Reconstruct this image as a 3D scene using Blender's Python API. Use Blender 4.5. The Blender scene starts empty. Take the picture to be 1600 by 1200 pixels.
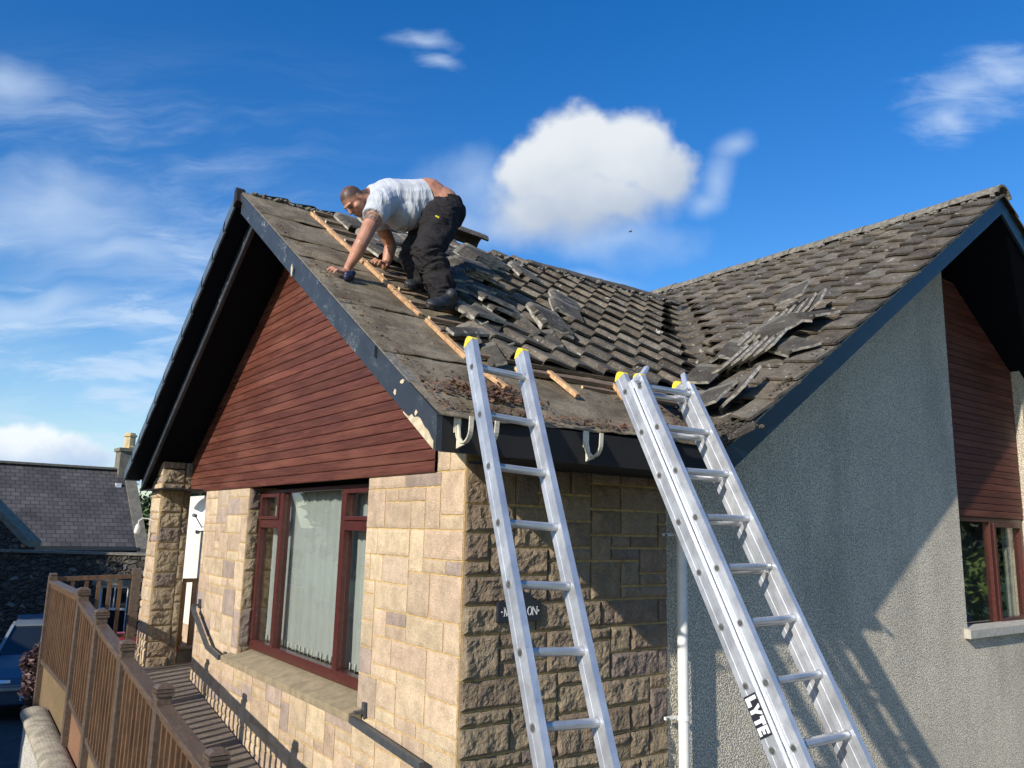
import bpy, bmesh, math, random
from mathutils import Vector, Matrix, noise, Quaternion
random.seed(7)
R = math.radians
sc = bpy.context.scene
# ---------------------------------------------------------------- camera
CAM = Vector((-2.3995, -3.7010, -0.3404))
YAW, PITCH, ROLL, FPX = 0.9416, 0.1801, 0.0248, 1254.9
fw = Vector((math.cos(YAW)*math.cos(PITCH), math.sin(YAW)*math.cos(PITCH), math.sin(PITCH)))
rt = Vector((math.sin(YAW), -math.cos(YAW), 0)); up = rt.cross(fw)
cr, sr = math.cos(ROLL), math.sin(ROLL)
RT = cr*rt + sr*up; UP = -sr*rt + cr*up; FW = fw
cd = bpy.data.cameras.new('camera'); cam = bpy.data.objects.new('camera', cd); sc.collection.objects.link(cam)
cam.matrix_world = Matrix(((RT.x, UP.x, -FW.x, CAM.x), (RT.y, UP.y, -FW.y, CAM.y), (RT.z, UP.z, -FW.z, CAM.z), (0, 0, 0, 1)))
cd.sensor_width = 36; cd.lens = 36*FPX/1600; cd.clip_start = .05; cd.clip_end = 3000
sc.camera = cam
# ---------------------------------------------------------------- light
SUN = Vector((-3.45, -1.0, 1.82)).normalized()
sl = bpy.data.lights.new('sun', 'SUN'); so = bpy.data.objects.new('sun', sl); sc.collection.objects.link(so)
sl.energy = 4.8; sl.angle = R(.55); sl.color = (1.0, .93, .82)
so.rotation_mode = 'QUATERNION'; so.rotation_quaternion = SUN.to_track_quat('Z', 'Y')
sc.view_settings.view_transform = 'Standard'; sc.view_settings.look = 'None'
sc.view_settings.exposure = 0.22; sc.view_settings.gamma = 1
world = bpy.data.worlds.new('World'); sc.world = world; world.use_nodes = True

class NT:
    """small helper round a node tree"""
    def __init__(s, tree): s.t = tree; s.n = tree.nodes; s.l = tree.links
    def new(s, typ, **kw):
        n = s.n.new(typ)
        for k, v in kw.items(): setattr(n, k, v)
        return n
    def put(s, sock, v):
        if isinstance(v, bpy.types.NodeSocket): s.l.new(v, sock)
        elif v is not None:
            if isinstance(v, (tuple, list)) and len(v) == 3 and sock.type == 'RGBA': v = (*v, 1)
            sock.default_value = v
    def m(s, op, a, b=None, c=None, clamp=False):
        n = s.new('ShaderNodeMath', operation=op); n.use_clamp = clamp
        s.put(n.inputs[0], a)
        if b is not None: s.put(n.inputs[1], b)
        if c is not None: s.put(n.inputs[2], c)
        return n.outputs[0]
    def vm(s, op, a, b=None, out=0):
        n = s.new('ShaderNodeVectorMath', operation=op); s.put(n.inputs[0], a)
        if b is not None:
            s.put(n.inputs[3 if op == 'SCALE' else 1], b)
        return n.outputs['Value' if op in ('DOT_PRODUCT', 'LENGTH', 'DISTANCE') else 'Vector']
    def ss(s, x, a, b, lo=0., hi=1.):
        n = s.new('ShaderNodeMapRange', interpolation_type='SMOOTHSTEP')
        s.put(n.inputs['Value'], x); s.put(n.inputs['From Min'], a); s.put(n.inputs['From Max'], b)
        s.put(n.inputs['To Min'], lo); s.put(n.inputs['To Max'], hi)
        return n.outputs[0]
    def mix(s, f, a, b):
        n = s.new('ShaderNodeMix', data_type='RGBA'); s.put(n.inputs[0], f); s.put(n.inputs[6], a); s.put(n.inputs[7], b)
        return n.outputs[2]
    def noise(s, vec, scale, detail=4, rough=.55, dist=0., out='Fac', dim='3D'):
        n = s.new('ShaderNodeTexNoise'); n.noise_dimensions = dim
        if vec is not None: s.put(n.inputs['Vector'], vec)
        n.inputs['Scale'].default_value = scale; n.inputs['Detail'].default_value = detail
        n.inputs['Roughness'].default_value = rough; n.inputs['Distortion'].default_value = dist
        return n.outputs[out]
    def comb(s, x, y, z=0.):
        n = s.new('ShaderNodeCombineXYZ')
        for i, v in enumerate((x, y, z)): s.put(n.inputs[i], v)
        return n.outputs[0]
    def sep(s, v):
        n = s.new('ShaderNodeSeparateXYZ'); s.put(n.inputs[0], v); return n.outputs
    def map(s, v, scale=(1, 1, 1), rot=(0, 0, 0), loc=(0, 0, 0)):
        n = s.new('ShaderNodeMapping'); s.put(n.inputs[0], v)
        n.inputs['Scale'].default_value = scale; n.inputs['Rotation'].default_value = rot; n.inputs['Location'].default_value = loc
        return n.outputs[0]

def build_sky():
    t = NT(world.node_tree); t.n.clear()
    out = t.new('ShaderNodeOutputWorld'); bg = t.new('ShaderNodeBackground'); t.l.new(bg.outputs[0], out.inputs[0])
    STR = .135
    bg.inputs['Strength'].default_value = STR
    sky = t.new('ShaderNodeTexSky', sky_type='NISHITA'); sky.sun_disc = False
    sky.sun_elevation = math.asin(SUN.z); sky.sun_rotation = math.atan2(SUN.x, SUN.y)
    sky.altitude = 100; sky.air_density = 1.15; sky.dust_density = .35; sky.ozone_density = 3.0
    d = t.new('ShaderNodeTexCoord').outputs['Generated']
    # deepen the blue a little, as a clear northern sky
    hs = t.new('ShaderNodeHueSaturation'); hs.inputs['Saturation'].default_value = 1.40; hs.inputs['Value'].default_value = 1.06; hs.inputs['Hue'].default_value = .512
    t.l.new(sky.outputs[0], hs.inputs['Color'])
    base = hs.outputs[0]
    # tangent-plane coordinates of the part of the sky with the clouds in it (fixed in the world)
    F0 = Vector((.5780, .7950, .1791)).normalized(); F0 = FW.copy()
    x = t.vm('DOT_PRODUCT', d, tuple(RT)); y = t.vm('DOT_PRODUCT', d, tuple(UP)); z = t.vm('DOT_PRODUCT', d, tuple(FW))
    zc = t.m('MAXIMUM', z, .05); front = t.ss(z, .05, .3)
    X = t.m('DIVIDE', x, zc); Y = t.m('DIVIDE', y, zc)
    P = t.comb(X, Y)
    def px(u, v): return ((u-800)/FPX, (600-v)/FPX)
    def blobs(lst, coord):
        cur = None
        for (u, v, ru, rv) in lst:
            cx, cy = px(u, v)
            q = t.vm('SUBTRACT', coord, (cx, cy, 0)); q = t.vm('MULTIPLY', q, (FPX/ru, FPX/rv, 0))
            q = t.m('SUBTRACT', 1.0, t.vm('LENGTH', q))
            cur = q if cur is None else t.m('SMOOTH_MAX', cur, q, .25)
        return cur
    warp = t.vm('SUBTRACT', t.noise(P, 9, 4, .6, out='Color'), (.5, .5, .5))
    Pw = t.vm('ADD', P, t.vm('SCALE', warp, .055))
    warp2 = t.vm('SUBTRACT', t.noise(P, 4, 3, .6, out='Color'), (.5, .5, .5))
    n1 = t.noise(P, 14, 7, .58); n2 = t.noise(P, 40, 5, .6)
    # main cumulus
    body = blobs([(905, 228, 80, 76), (862, 275, 86, 90), (985, 236, 78, 76), (1032, 276, 62, 64), (890, 325, 122, 66), (835, 335, 92, 62), (965, 308, 116, 52), (815, 285, 46, 50)], Pw)
    body = t.m('ADD', t.m('ADD', body, t.m('MULTIPLY', t.m('SUBTRACT', n1, .5), .60)), t.m('MULTIPLY', t.m('SUBTRACT', n2, .5), .10))
    vy = t.sep(P)[1]
    # soft at the base, crisp at the top
    soft = t.ss(vy, px(0, 375)[1], px(0, 235)[1], .95, .36)
    m1 = t.ss(body, -.06, soft)
    # scraps round it
    scr = blobs([(1135, 240, 34, 30), (1120, 290, 30, 50), (1108, 320, 34, 26), (740, 300, 90, 62), (780, 350, 110, 40), (700, 350, 120, 60), (960, 375, 160, 34), (1030, 455, 70, 14), (930, 430, 60, 20)], t.vm('ADD', P, t.vm('SCALE', warp2, .10)))
    scr = t.m('ADD', scr, t.m('MULTIPLY', t.m('SUBTRACT', n1, .5), 1.0))
    m2 = t.ss(scr, -.25, 1.3, 0, .62)
    # low cumulus bank at the left
    low = blobs([(10, 690, 60, 34), (60, 695, 55, 40), (110, 700, 48, 40), (140, 715, 50, 30), (40, 725, 120, 22), (185, 745, 60, 20)], Pw)
    low = t.m('ADD', low, t.m('MULTIPLY', t.m('SUBTRACT', n1, .5), .7))
    m3 = t.ss(low, .0, .5, 0, .93)
    # upper right veil and small scrap
    ur = blobs([(1520, 150, 110, 50), (1580, 120, 90, 50), (1490, 190, 60, 40), (678, 95, 42, 18), (660, 60, 60, 18)], t.vm('ADD', P, t.vm('SCALE', warp2, .10)))
    Pr = t.map(P, scale=(14, 44, 1), rot=(0, 0, R(-22)))
    wisp = t.noise(Pr, 1, 6, .62, .4)
    m4 = t.ss(t.m('ADD', ur, t.m('MULTIPLY', t.m('SUBTRACT', wisp, .5), 1.7)), -.25, 1.7, 0, .75)
    # cirrus over the left of the sky, streaks running up to the left
    Pc = t.map(t.vm('ADD', P, t.vm('SCALE', warp2, .10)), scale=(3.0, 15, 1), rot=(0, 0, R(30)))
    ci = t.noise(Pc, 1, 8, .62, .3)
    Pb = t.map(P, scale=(5, 22, 1), rot=(0, 0, R(4)))
    cb = t.noise(Pb, 1, 6, .6, .5)
    left = t.ss(X, px(760, 0)[0], px(60, 0)[0])
    band = t.ss(Y, px(0, 20)[1], px(0, 330)[1])
    lowb = t.ss(Y, px(0, 430)[1], px(0, 640)[1])
    fib = t.noise(t.map(t.vm('ADD', P, t.vm('SCALE', warp2, .05)), scale=(5, 60, 1), rot=(0, 0, R(30))), 1, 5, .6, .2)
    c1 = t.m('MULTIPLY', t.m('MULTIPLY', t.m('MULTIPLY', t.ss(ci, .38, .80), t.ss(fib, .25, .70, .45, 1.0)), left), band)
    c2 = t.m('MULTIPLY', t.m('MULTIPLY', t.ss(cb, .44, .68), t.ss(X, px(520, 0)[0], px(260, 0)[0])), t.ss(Y, px(0, 380)[1], px(0, 500)[1]))
    pat = blobs([(70, 330, 190, 70), (170, 400, 170, 40), (60, 470, 150, 34), (20, 150, 90, 40)], t.vm('ADD', P, t.vm('SCALE', warp2, .16)))
    c3 = t.m('MULTIPLY', t.ss(t.m('ADD', pat, t.m('MULTIPLY', t.m('SUBTRACT', ci, .5), 2.0)), -.5, 1.3), .60)
    m5 = t.m('MAXIMUM', t.m('MAXIMUM', t.m('MULTIPLY', c1, .95), t.m('MULTIPLY', c2, .72)), c3)
    veil = t.m('MULTIPLY', lowb, .22)
    # cloud brightness: grey bases, brighter shoulders
    gl = t.ss(t.m('ADD', t.m('ADD', vy, t.m('MULTIPLY', X, -.22)), t.m('MULTIPLY', t.m('SUBTRACT', t.noise(P, 9, 3, .5), .5), .16)), px(0, 405)[1], px(0, 225)[1])
    cmain = t.mix(gl, (.42/STR, .49/STR, .60/STR), (.70/STR, .74/STR, .78/STR))
    gl3 = t.ss(t.m('ADD', vy, t.m('MULTIPLY', t.m('SUBTRACT', n1, .5), .06)), px(0, 735)[1], px(0, 675)[1])
    clow = t.mix(gl3, (.42/STR, .55/STR, .74/STR), (.82/STR, .86/STR, .90/STR))
    cwisp = (.56/STR, .69/STR, .86/STR)
    col = t.mix(t.m('MULTIPLY', veil, front), base, (.36/STR, .58/STR, .86/STR))
    col = t.mix(t.m('MULTIPLY', m5, front), col, cwisp)
    col = t.mix(t.m('MULTIPLY', m4, front), col, cwisp)
    col = t.mix(t.m('MULTIPLY', m2, front), col, (.46/STR, .60/STR, .80/STR))
    col = t.mix(t.m('MULTIPLY', m3, front), col, clow)
    col = t.mix(t.m('MULTIPLY', m1, front), col, cmain)
    t.l.new(col, bg.inputs['Color'])
build_sky()

# ---------------------------------------------------------------- materials
def new_mat(name):
    m = bpy.data.materials.new(name); m.use_nodes = True
    t = NT(m.node_tree); b = t.n['Principled BSDF']
    return m, t, b
def bump(t, b, h, strength=.5, dist=.01, prev=None):
    n = t.new('ShaderNodeBump'); n.inputs['Strength'].default_value = strength; n.inputs['Distance'].default_value = dist
    t.l.new(h, n.inputs['Height'])
    if prev is not None: t.l.new(prev, n.inputs['Normal'])
    t.l.new(n.outputs[0], b.inputs['Normal']); return n.outputs[0]
def simple(name, col, rough=.7, var=.15, scale=20, metal=0., bs=.15, bd=.003, spec=None, bscale=None):
    m, t, b = new_mat(name); o = t.new('ShaderNodeTexCoord').outputs['Object']
    n = t.noise(o, scale, 6, .6)
    k = t.ss(n, .3, .7, 1-var, 1+var)
    c = t.vm('SCALE', col, k); t.l.new(c, b.inputs['Base Color'])
    b.inputs['Roughness'].default_value = rough; b.inputs['Metallic'].default_value = metal
    if spec is not None: b.inputs['Specular IOR Level'].default_value = spec
    if bs: bump(t, b, t.noise(o, bscale or scale*5, 4, .6), bs, bd)
    return m
M = {}
def mat_stone(name, rough_shaded_face):
    m, t, b = new_mat(name)
    g = t.new('ShaderNodeNewGeometry').outputs['Position']
    a = t.new('ShaderNodeAttribute'); a.attribute_name = 'tint'
    s = t.sep(a.outputs['Color'])
    c1 = t.mix(s[0], (.55, .435, .285), (.47, .345, .25))       # buff to pink
    c2 = t.mix(t.ss(s[1], .80, .90), c1, (.385, .300, .245))          # some greyer ones
    n = t.noise(g, 9, 5, .6); f = t.noise(g, 170, 3, .7)
    k = t.m('MULTIPLY', t.ss(n, .3, .7, .84, 1.14), t.ss(f, .30, .70, .68, 1.26))
    k = t.m('MULTIPLY', k, t.m('ADD', .86, t.m('MULTIPLY', s[2], .28)))
    c = t.vm('SCALE', c2, k)
    if rough_shaded_face: c = t.vm('SCALE', c, .52)  # faces turned from the sun: their shade is put into the colour
    # dark grit
    v = t.noise(g, 320, 2, .5); c = t.mix(t.ss(v, .66, .74, 0, .5), c, (.13, .10, .08))
    t.l.new(c, b.inputs['Base Color']); b.inputs['Roughness'].default_value = .92; b.inputs['Specular IOR Level'].default_value = .2
    h = t.m('ADD', t.noise(g, 60 if rough_shaded_face else 90, 6, .68), t.m('MULTIPLY', t.noise(g, 260, 2, .6), .35))
    bump(t, b, h, .9, .012 if rough_shaded_face else .006)
    return m
M['stone'] = mat_stone('split_stone', False); M['rock'] = mat_stone('shaded_rock_faced_stone', True)
M['mortar'] = simple('ochre_mortar', (.50, .345, .145), .95, .25, 30, bs=.6, bd=.004)
def mat_render(name, col):
    m, t, b = new_mat(name); g = t.new('ShaderNodeNewGeometry').outputs['Position']
    v = t.new('ShaderNodeTexVoronoi'); v.inputs['Scale'].default_value = 78; t.l.new(t.vm('ADD', g, t.vm('SCALE', t.noise(g, 60, 2, .5, out='Color'), .012)), v.inputs['Vector'])
    n = t.noise(g, 120, 4, .7); big = t.noise(g, 1.1, 4, .6)
    pit = t.ss(v.outputs['Distance'], .25, .75)
    c = t.mix(pit, tuple(x*1.12 for x in col), tuple(x*.55 for x in col))
    c = t.vm('SCALE', c, t.m('MULTIPLY', t.ss(n, .3, .7, .82, 1.15), t.ss(big, .3, .7, .92, 1.07)))
    sp = t.noise(g, 70, 2, .5); c = t.mix(t.ss(sp, .68, .72, 0, .6), c, (.10, .095, .085)); st = t.noise(t.map(g, scale=(1.6, 1.6, .45)), 1, 6, .7); c = t.vm('SCALE', c, t.ss(st, .42, .70, 1.0, .80))
    t.l.new(c, b.inputs['Base Color']); b.inputs['Roughness'].default_value = .95; b.inputs['Specular IOR Level'].default_value = .15
    h = t.m('SUBTRACT', t.m('MULTIPLY', n, .6), pit)
    bump(t, b, h, .75, .011)
    return m
M['render'] = mat_render('grey_roughcast', (.84, .755, .60)); M['whiterender'] = mat_render('white_roughcast', (.74, .70, .62))
def mat_clad():
    m, t, b = new_mat('varnished_board'); o = t.new('ShaderNodeNewGeometry').outputs['Position']
    g = t.map(o, scale=(3, 3, 90)); n = t.noise(g, 1, 6, .65, 1.2)
    big = t.noise(t.map(o, scale=(1.2, 1.2, 9)), 1, 3, .5)
    a = t.new('ShaderNodeAttribute'); a.attribute_name = 'tint'; s = t.sep(a.outputs['Color'])
    c = t.mix(t.ss(n, .32, .68), (.066, .020, .013), (.145, .048, .030))
    c = t.mix(t.ss(big, .45, .75, 0, .5), c, (.20, .075, .048))
    c = t.vm('SCALE', c, t.m('ADD', .82, t.m('MULTIPLY', s[0], .4)))
    t.l.new(c, b.inputs['Base Color']); b.inputs['Specular IOR Level'].default_value = .3
    t.l.new(t.ss(big, .3, .7, .46, .66), b.inputs['Roughness'])
    bump(t, b, n, .15, .003); return m
M['clad'] = mat_clad()
def mat_paint(name, col, flake=.0, rough=.45, under=(.45, .43, .38)):
    m, t, b = new_mat(name); o = t.new('ShaderNodeNewGeometry').outputs['Position']
    n = t.noise(o, 5, 8, .7, .6); n2 = t.noise(o, 42, 5, .7, 1.0)
    c = t.vm('SCALE', col, t.ss(n, .3, .7, .82, 1.2))
    if flake:
        msk = t.ss(t.m('ADD', t.m('MULTIPLY', n, .55), t.m('MULTIPLY', n2, .45)), .60-flake*.08, .63-flake*.08)
        c = t.mix(t.m('MULTIPLY', msk, .8), c, under)
        veins = t.new('ShaderNodeTexVoronoi', feature='DISTANCE_TO_EDGE'); veins.inputs['Scale'].default_value = 11
        t.l.new(t.vm('ADD', o, t.vm('SCALE', t.noise(o, 14, 3, .6, out='Color'), .18)), veins.inputs['Vector'])
        vm = t.m('MULTIPLY', t.ss(veins.outputs['Distance'], .03, .0), t.ss(n, .50, .60))
        c = t.mix(t.m('MULTIPLY', vm, .55), c, under)
    t.l.new(c, b.inputs['Base Color']); b.inputs['Roughness'].default_value = rough
    bump(t, b, n2, .12, .003); return m
M['barge'] = mat_paint('slate_blue_paint', (.030, .037, .047), .15, .5, under=(.30, .30, .29))
M['bargeB'] = mat_paint('shaded_barge_paint', (.003, .014, .028), .0, .4)  # darker copy of the bargeboard paint, shade of the right gable included
M['fascia'] = mat_paint('charcoal_paint', (.009, .0085, .009), .0, .8)
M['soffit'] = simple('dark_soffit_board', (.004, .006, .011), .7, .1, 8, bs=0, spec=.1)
M['cap'] = simple('blue_grey_verge_cap', (.075, .10, .13), .4, .2, 10, bs=.1)
M['bare'] = simple('bare_weathered_timber', (.52, .44, .30), .85, .25, 25, bs=.5)
def mat_wood(name, a, bcol, sc_=(1, 1, 1), rough=.7):
    m, t, b = new_mat(name); o = t.new('ShaderNodeTexCoord').outputs['Object']
    n = t.noise(t.map(o, scale=sc_), 1, 6, .65, .8); k = t.noise(o, 30, 5, .6)
    c = t.mix(t.ss(n, .3, .7), a, bcol); c = t.vm('SCALE', c, t.ss(k, .3, .7, .85, 1.15))
    t.l.new(c, b.inputs['Base Color']); b.inputs['Roughness'].default_value = rough; bump(t, b, n, .3, .003); return m
M['batten_new'] = mat_wood('orange_timber', (.36, .19, .085), (.62, .40, .21), (90, 14, 14))
M['batten'] = mat_wood('old_batten_timber', (.13, .085, .055), (.24, .16, .10), (8, 120, 120))
M['batten_end'] = simple('sawn_timber_end', (.62, .47, .26), .8, .2, 60)
def mat_felt():
    m, t, b = new_mat('old_roofing_felt'); o = t.new('ShaderNodeNewGeometry').outputs['Position']
    n = t.noise(o, 3.2, 8, .68, .5); n2 = t.noise(o, 26, 6, .7); n3 = t.noise(t.map(o, scale=(2.2, 9, 9)), 1, 6, .7, .8)
    c = t.mix(t.ss(n, .34, .66), (.115, .088, .055), (.250, .205, .140))
    c = t.mix(t.ss(n3, .52, .72, 0, .6), c, (.31, .28, .22))
    c = t.mix(t.ss(n2, .56, .70, 0, .7), c, (.06, .046, .03)); n4 = t.noise(o, 75, 5, .7); c = t.vm('SCALE', c, t.ss(n4, .3, .7, .72, 1.25))
    t.l.new(c, b.inputs['Base Color']); b.inputs['Roughness'].default_value = .9; b.inputs['Specular IOR Level'].default_value = .25
    h = t.m('ADD', t.m('MULTIPLY', n3, .8), t.m('MULTIPLY', n2, .3)); bump(t, b, h, .8, .028); return m
M['felt'] = mat_felt()
def mat_tile(name, loose=False):
    m, t, b = new_mat(name); tc = t.new('ShaderNodeTexCoord'); g = t.new('ShaderNodeNewGeometry').outputs['Position']
    o = tc.outputs['Object'] if loose else g
    a = t.new('ShaderNodeAttribute'); a.attribute_name = 'tint'; s = t.sep(a.outputs['Color'])
    n = t.noise(g, 7, 6, .65); f = t.noise(g, 130, 4, .7); q = t.noise(g, 24, 5, .7)
    c = t.mix(t.ss(n, .32, .68), (.060, .052, .042), (.130, .117, .095))
    if not loose: c = t.vm('SCALE', c, t.m('ADD', .62, t.m('MULTIPLY', s[0], .8))); c = t.mix(t.m('MULTIPLY', s[1], .45), c, t.vm('MULTIPLY', c, (1.25, 1.02, .78)))
    c = t.vm('SCALE', c, t.ss(f, .3, .7, .55, 1.5))
    c = t.mix(t.ss(q, .58, .68, 0, .55), c, (.055, .05, .034))           # moss film
    li = t.noise(g, 15, 3, .55); c = t.mix(t.ss(li, .655, .685, 0, .75), c, (.42, .41, .37))   # lichen
    li2 = t.noise(g, 75, 2, .4); c = t.mix(t.ss(li2, .64, .70, 0, .5), c, (.30, .29, .26))
    if loose:
        y = t.sep(o)[1]
        e = t.ss(t.m('ADD', y, t.m('MULTIPLY', t.m('SUBTRACT', q, .5), .05)), .095, .125)
        c = t.mix(t.m('MULTIPLY', e, .75), c, (.25, .235, .195))
        zz = t.sep(t.new('ShaderNodeNewGeometry').outputs['Normal'])
        oi = t.new('ShaderNodeObjectInfo').outputs['Random']
        c = t.vm('SCALE', c, t.m('ADD', .55, t.m('MULTIPLY', oi, .5)))
    t.l.new(c, b.inputs['Base Color']); b.inputs['Roughness'].default_value = .93; b.inputs['Specular IOR Level'].default_value = .3
    bump(t, b, t.m('ADD', f, q), .6, .006); return m
M['tile'] = mat_tile('concrete_roof_tile'); M['loose'] = mat_tile('loose_concrete_tile', True)
M['ridge'] = simple('weathered_ridge_tile', (.17, .155, .125), .95, .4, 18, bs=.8, bd=.01, bscale=60)
M['ridge_dark'] = simple('old_ridge_tile', (.085, .075, .065), .95, .4, 18, bs=.8, bd=.01, bscale=60)
M['edge'] = simple('pale_concrete_edge', (.30, .28, .24), .9, .55, 22, bs=.4)
M['moss'] = simple('moss_and_dirt', (.072, .062, .044), 1, .5, 30, bs=.8, bd=.01)
M['bedding'] = simple('mortar_bedding', (.17, .155, .13), .95, .3, 30, bs=.8, bd=.01, bscale=70)
M['lead'] = simple('dark_lead', (.05, .055, .065), .4, .2, 20)
def mat_alu(name='ladder_aluminium', base=(.60, .62, .65), rough=.44):
    m, t, b = new_mat(name); o = t.new('ShaderNodeTexCoord').outputs['Object']
    g = t.map(o, scale=(160, 160, 3)); n = t.noise(g, 1, 4, .6); k = t.noise(o, 7, 6, .65)
    c = t.vm('SCALE', base, t.ss(k, .3, .7, .88, 1.08)); c = t.mix(t.ss(t.noise(o, 32, 6, .75), .58, .72, 0, .5), c, (.25, .26, .27)); c = t.mix(t.ss(t.noise(o, 60, 2, .5), .74, .77, 0, .8), c, (.80, .80, .76))
    t.l.new(c, b.inputs['Base Color']); b.inputs['Metallic'].default_value = .65
    t.l.new(t.ss(k, .3, .7, rough-.06, rough+.14), b.inputs['Roughness']); bump(t, b, n, .08, .001); return m
M['alu'] = mat_alu(); M['rung'] = mat_alu('rung_aluminium', (.48, .49, .50), .32)
M['yellow'] = simple('yellow_plastic', (.78, .60, .05), .5, .15, 40, bs=.1)
M['black'] = simple('black_rubber', (.018, .018, .018), .6, .2, 20, bs=.1)
M['dark'] = simple('dark_trim_and_hole_shade', (.07, .07, .065), .6, .4, 90, bs=.4)  # screws, laces, emblem; also the painted shade in the rung ends
M['white'] = simple('white_plastic', (.72, .72, .69), .35, .06, 10, bs=0)
M['cream'] = simple('dirty_cream_plastic', (.60, .56, .44), .5, .2, 30, bs=.1)
M['sticker_white'] = simple('sticker_white', (.8, .8, .82), .45, .05, 30, bs=0)
M['sticker_black'] = simple('sticker_black', (.02, .022, .03), .45, .1, 30, bs=0)
M['frame'] = mat_wood('mahogany_window_frame', (.055, .015, .013), (.090, .024, .020), (40, 40, 40), .3)
M['sill'] = simple('sandstone_sill', (.27, .215, .13), .9, .2, 12, bs=.5)
M['sillB'] = simple('concrete_sill', (.40, .38, .33), .9, .15, 20, bs=.4)
M['fence'] = mat_wood('brown_stained_timber', (.070, .037, .018), (.150, .084, .044), (14, 14, 3), .6)
M['fence_rail'] = mat_wood('brown_rail_timber', (.075, .052, .037), (.125, .090, .066), (40, 3, 40), .5)
M['panel'] = mat_wood('olive_brown_panel', (.16, .115, .055), (.22, .15, .085), (2, 2, 1.2), .6)
M['panel2'] = mat_wood('rusty_brown_panel', (.20, .10, .055), (.24, .13, .075), (2, 2, 1.2), .6)
M['deck'] = mat_wood('grey_brown_decking', (.13, .105, .08), (.21, .175, .14), (3, 40, 40), .75)
M['steel'] = simple('dark_grey_coated_steel', (.06, .065, .07), .4, .2, 20, bs=.05)
def mat_glass():
    m, t, b = new_mat('window_glass'); t.n.remove(b)
    tr = t.new('ShaderNodeBsdfTransparent'); tr.inputs[0].default_value = (.95, .975, .965, 1)
    gl = t.new('ShaderNodeBsdfGlossy'); gl.inputs['Roughness'].default_value = .01
    ge = t.new('ShaderNodeNewGeometry'); cs_ = t.m('ABSOLUTE', t.vm('DOT_PRODUCT', ge.outputs['Normal'], ge.outputs['Incoming']))
    f = t.m('ADD', .12, t.m('MULTIPLY', t.m('POWER', t.m('SUBTRACT', 1.0, cs_), 5.0), .96), clamp=True)
    mx = t.new('ShaderNodeMixShader'); t.l.new(f, mx.inputs[0]); t.l.new(tr.outputs[0], mx.inputs[1]); t.l.new(gl.outputs[0], mx.inputs[2])
    t.l.new(mx.outputs[0], t.n['Material Output'].inputs[0]); return m
M['glass'] = mat_glass()
M['blind'] = simple('pale_blind_fabric', (.45, .455, .43), .9, .05, 6, bs=0)
M['weight'] = simple('blind_weight', (.75, .72, .60), .7, .05, 6, bs=0)
M['unlit_room_block'] = simple('unlit_room_paint', (.03, .032, .03), .9, .1, 3, bs=0)  # near-black colour paints the unlit interior behind each window
M['slate'] = None
def mat_slate():
    m, t, b = new_mat('welsh_slate'); o = t.new('ShaderNodeTexCoord').outputs['UV']
    br = t.new('ShaderNodeTexBrick'); t.l.new(o, br.inputs['Vector']); br.offset = .5
    br.inputs['Scale'].default_value = 1; br.inputs['Brick Width'].default_value = .24; br.inputs['Row Height'].default_value = .17
    br.inputs['Mortar Size'].default_value = .012; br.inputs['Bias'].default_value = 0; br.inputs['Mortar Smooth'].default_value = .3
    br.inputs['Color1'].default_value = (.062, .056, .056, 1); br.inputs['Color2'].default_value = (.098, .088, .084, 1); br.inputs['Mortar'].default_value = (.018, .018, .02, 1)
    n = t.noise(o, .9, 6, .6); n2 = t.noise(o, 9, 4, .6)
    c = t.vm('SCALE', br.outputs['Color'], t.ss(n, .3, .7, .75, 1.35)); c = t.mix(t.ss(n2, .66, .74, 0, .5), c, (.26, .25, .23))
    t.l.new(c, b.inputs['Base Color']); b.inputs['Roughness'].default_value = .75
    bump(t, b, br.outputs['Fac'], -.5, .02); return m
M['slate'] = mat_slate()
def mat_rubble(name, a, bcol):
    m, t, b = new_mat(name); g = t.new('ShaderNodeNewGeometry').outputs['Position']
    w = t.vm('ADD', t.map(g, scale=(1, 1, 1.7)), t.vm('SCALE', t.noise(g, 2.2, 3, .6, out='Color'), .35))
    v = t.new('ShaderNodeTexVoronoi'); v.inputs['Scale'].default_value = 5.5; t.l.new(w, v.inputs['Vector'])
    e = t.new('ShaderNodeTexVoronoi', feature='DISTANCE_TO_EDGE'); e.inputs['Scale'].default_value = 5.5; t.l.new(w, e.inputs['Vector'])
    s = t.sep(v.outputs['Color']); n = t.noise(g, 8, 6, .7)
    c = t.mix(s[0], a, bcol); c = t.vm('SCALE', c, t.ss(n, .3, .7, .6, 1.4))
    c = t.mix(t.ss(s[1], .95, .97, 0, .5), c, (.38, .36, .33))
    c = t.mix(t.ss(e.outputs['Distance'], .09, .0, 0, .7), c, (.05, .045, .035))
    t.l.new(c, b.inputs['Base Color']); b.inputs['Roughness'].default_value = .95
    h = t.m('ADD', t.ss(e.outputs['Distance'], 0, .25), t.m('MULTIPLY', n, .7)); bump(t, b, h, 1, .12); return m
M['rubble'] = mat_rubble('dark_rubble_stone', (.055, .048, .038), (.12, .105, .085))
M['asphalt'] = simple('asphalt', (.05, .05, .052), .9, .3, 8, bs=.5)
M['paving'] = simple('grey_paving', (.10, .095, .085), .9, .25, 3, bs=.4)
M['coping'] = simple('lichened_concrete_coping', (.33, .29, .215), .95, .3, 9, bs=.7, bd=.01)
M['grass'] = simple('rough_grass', (.06, .10, .03), .95, .4, 6, bs=.6, bd=.03)
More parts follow.
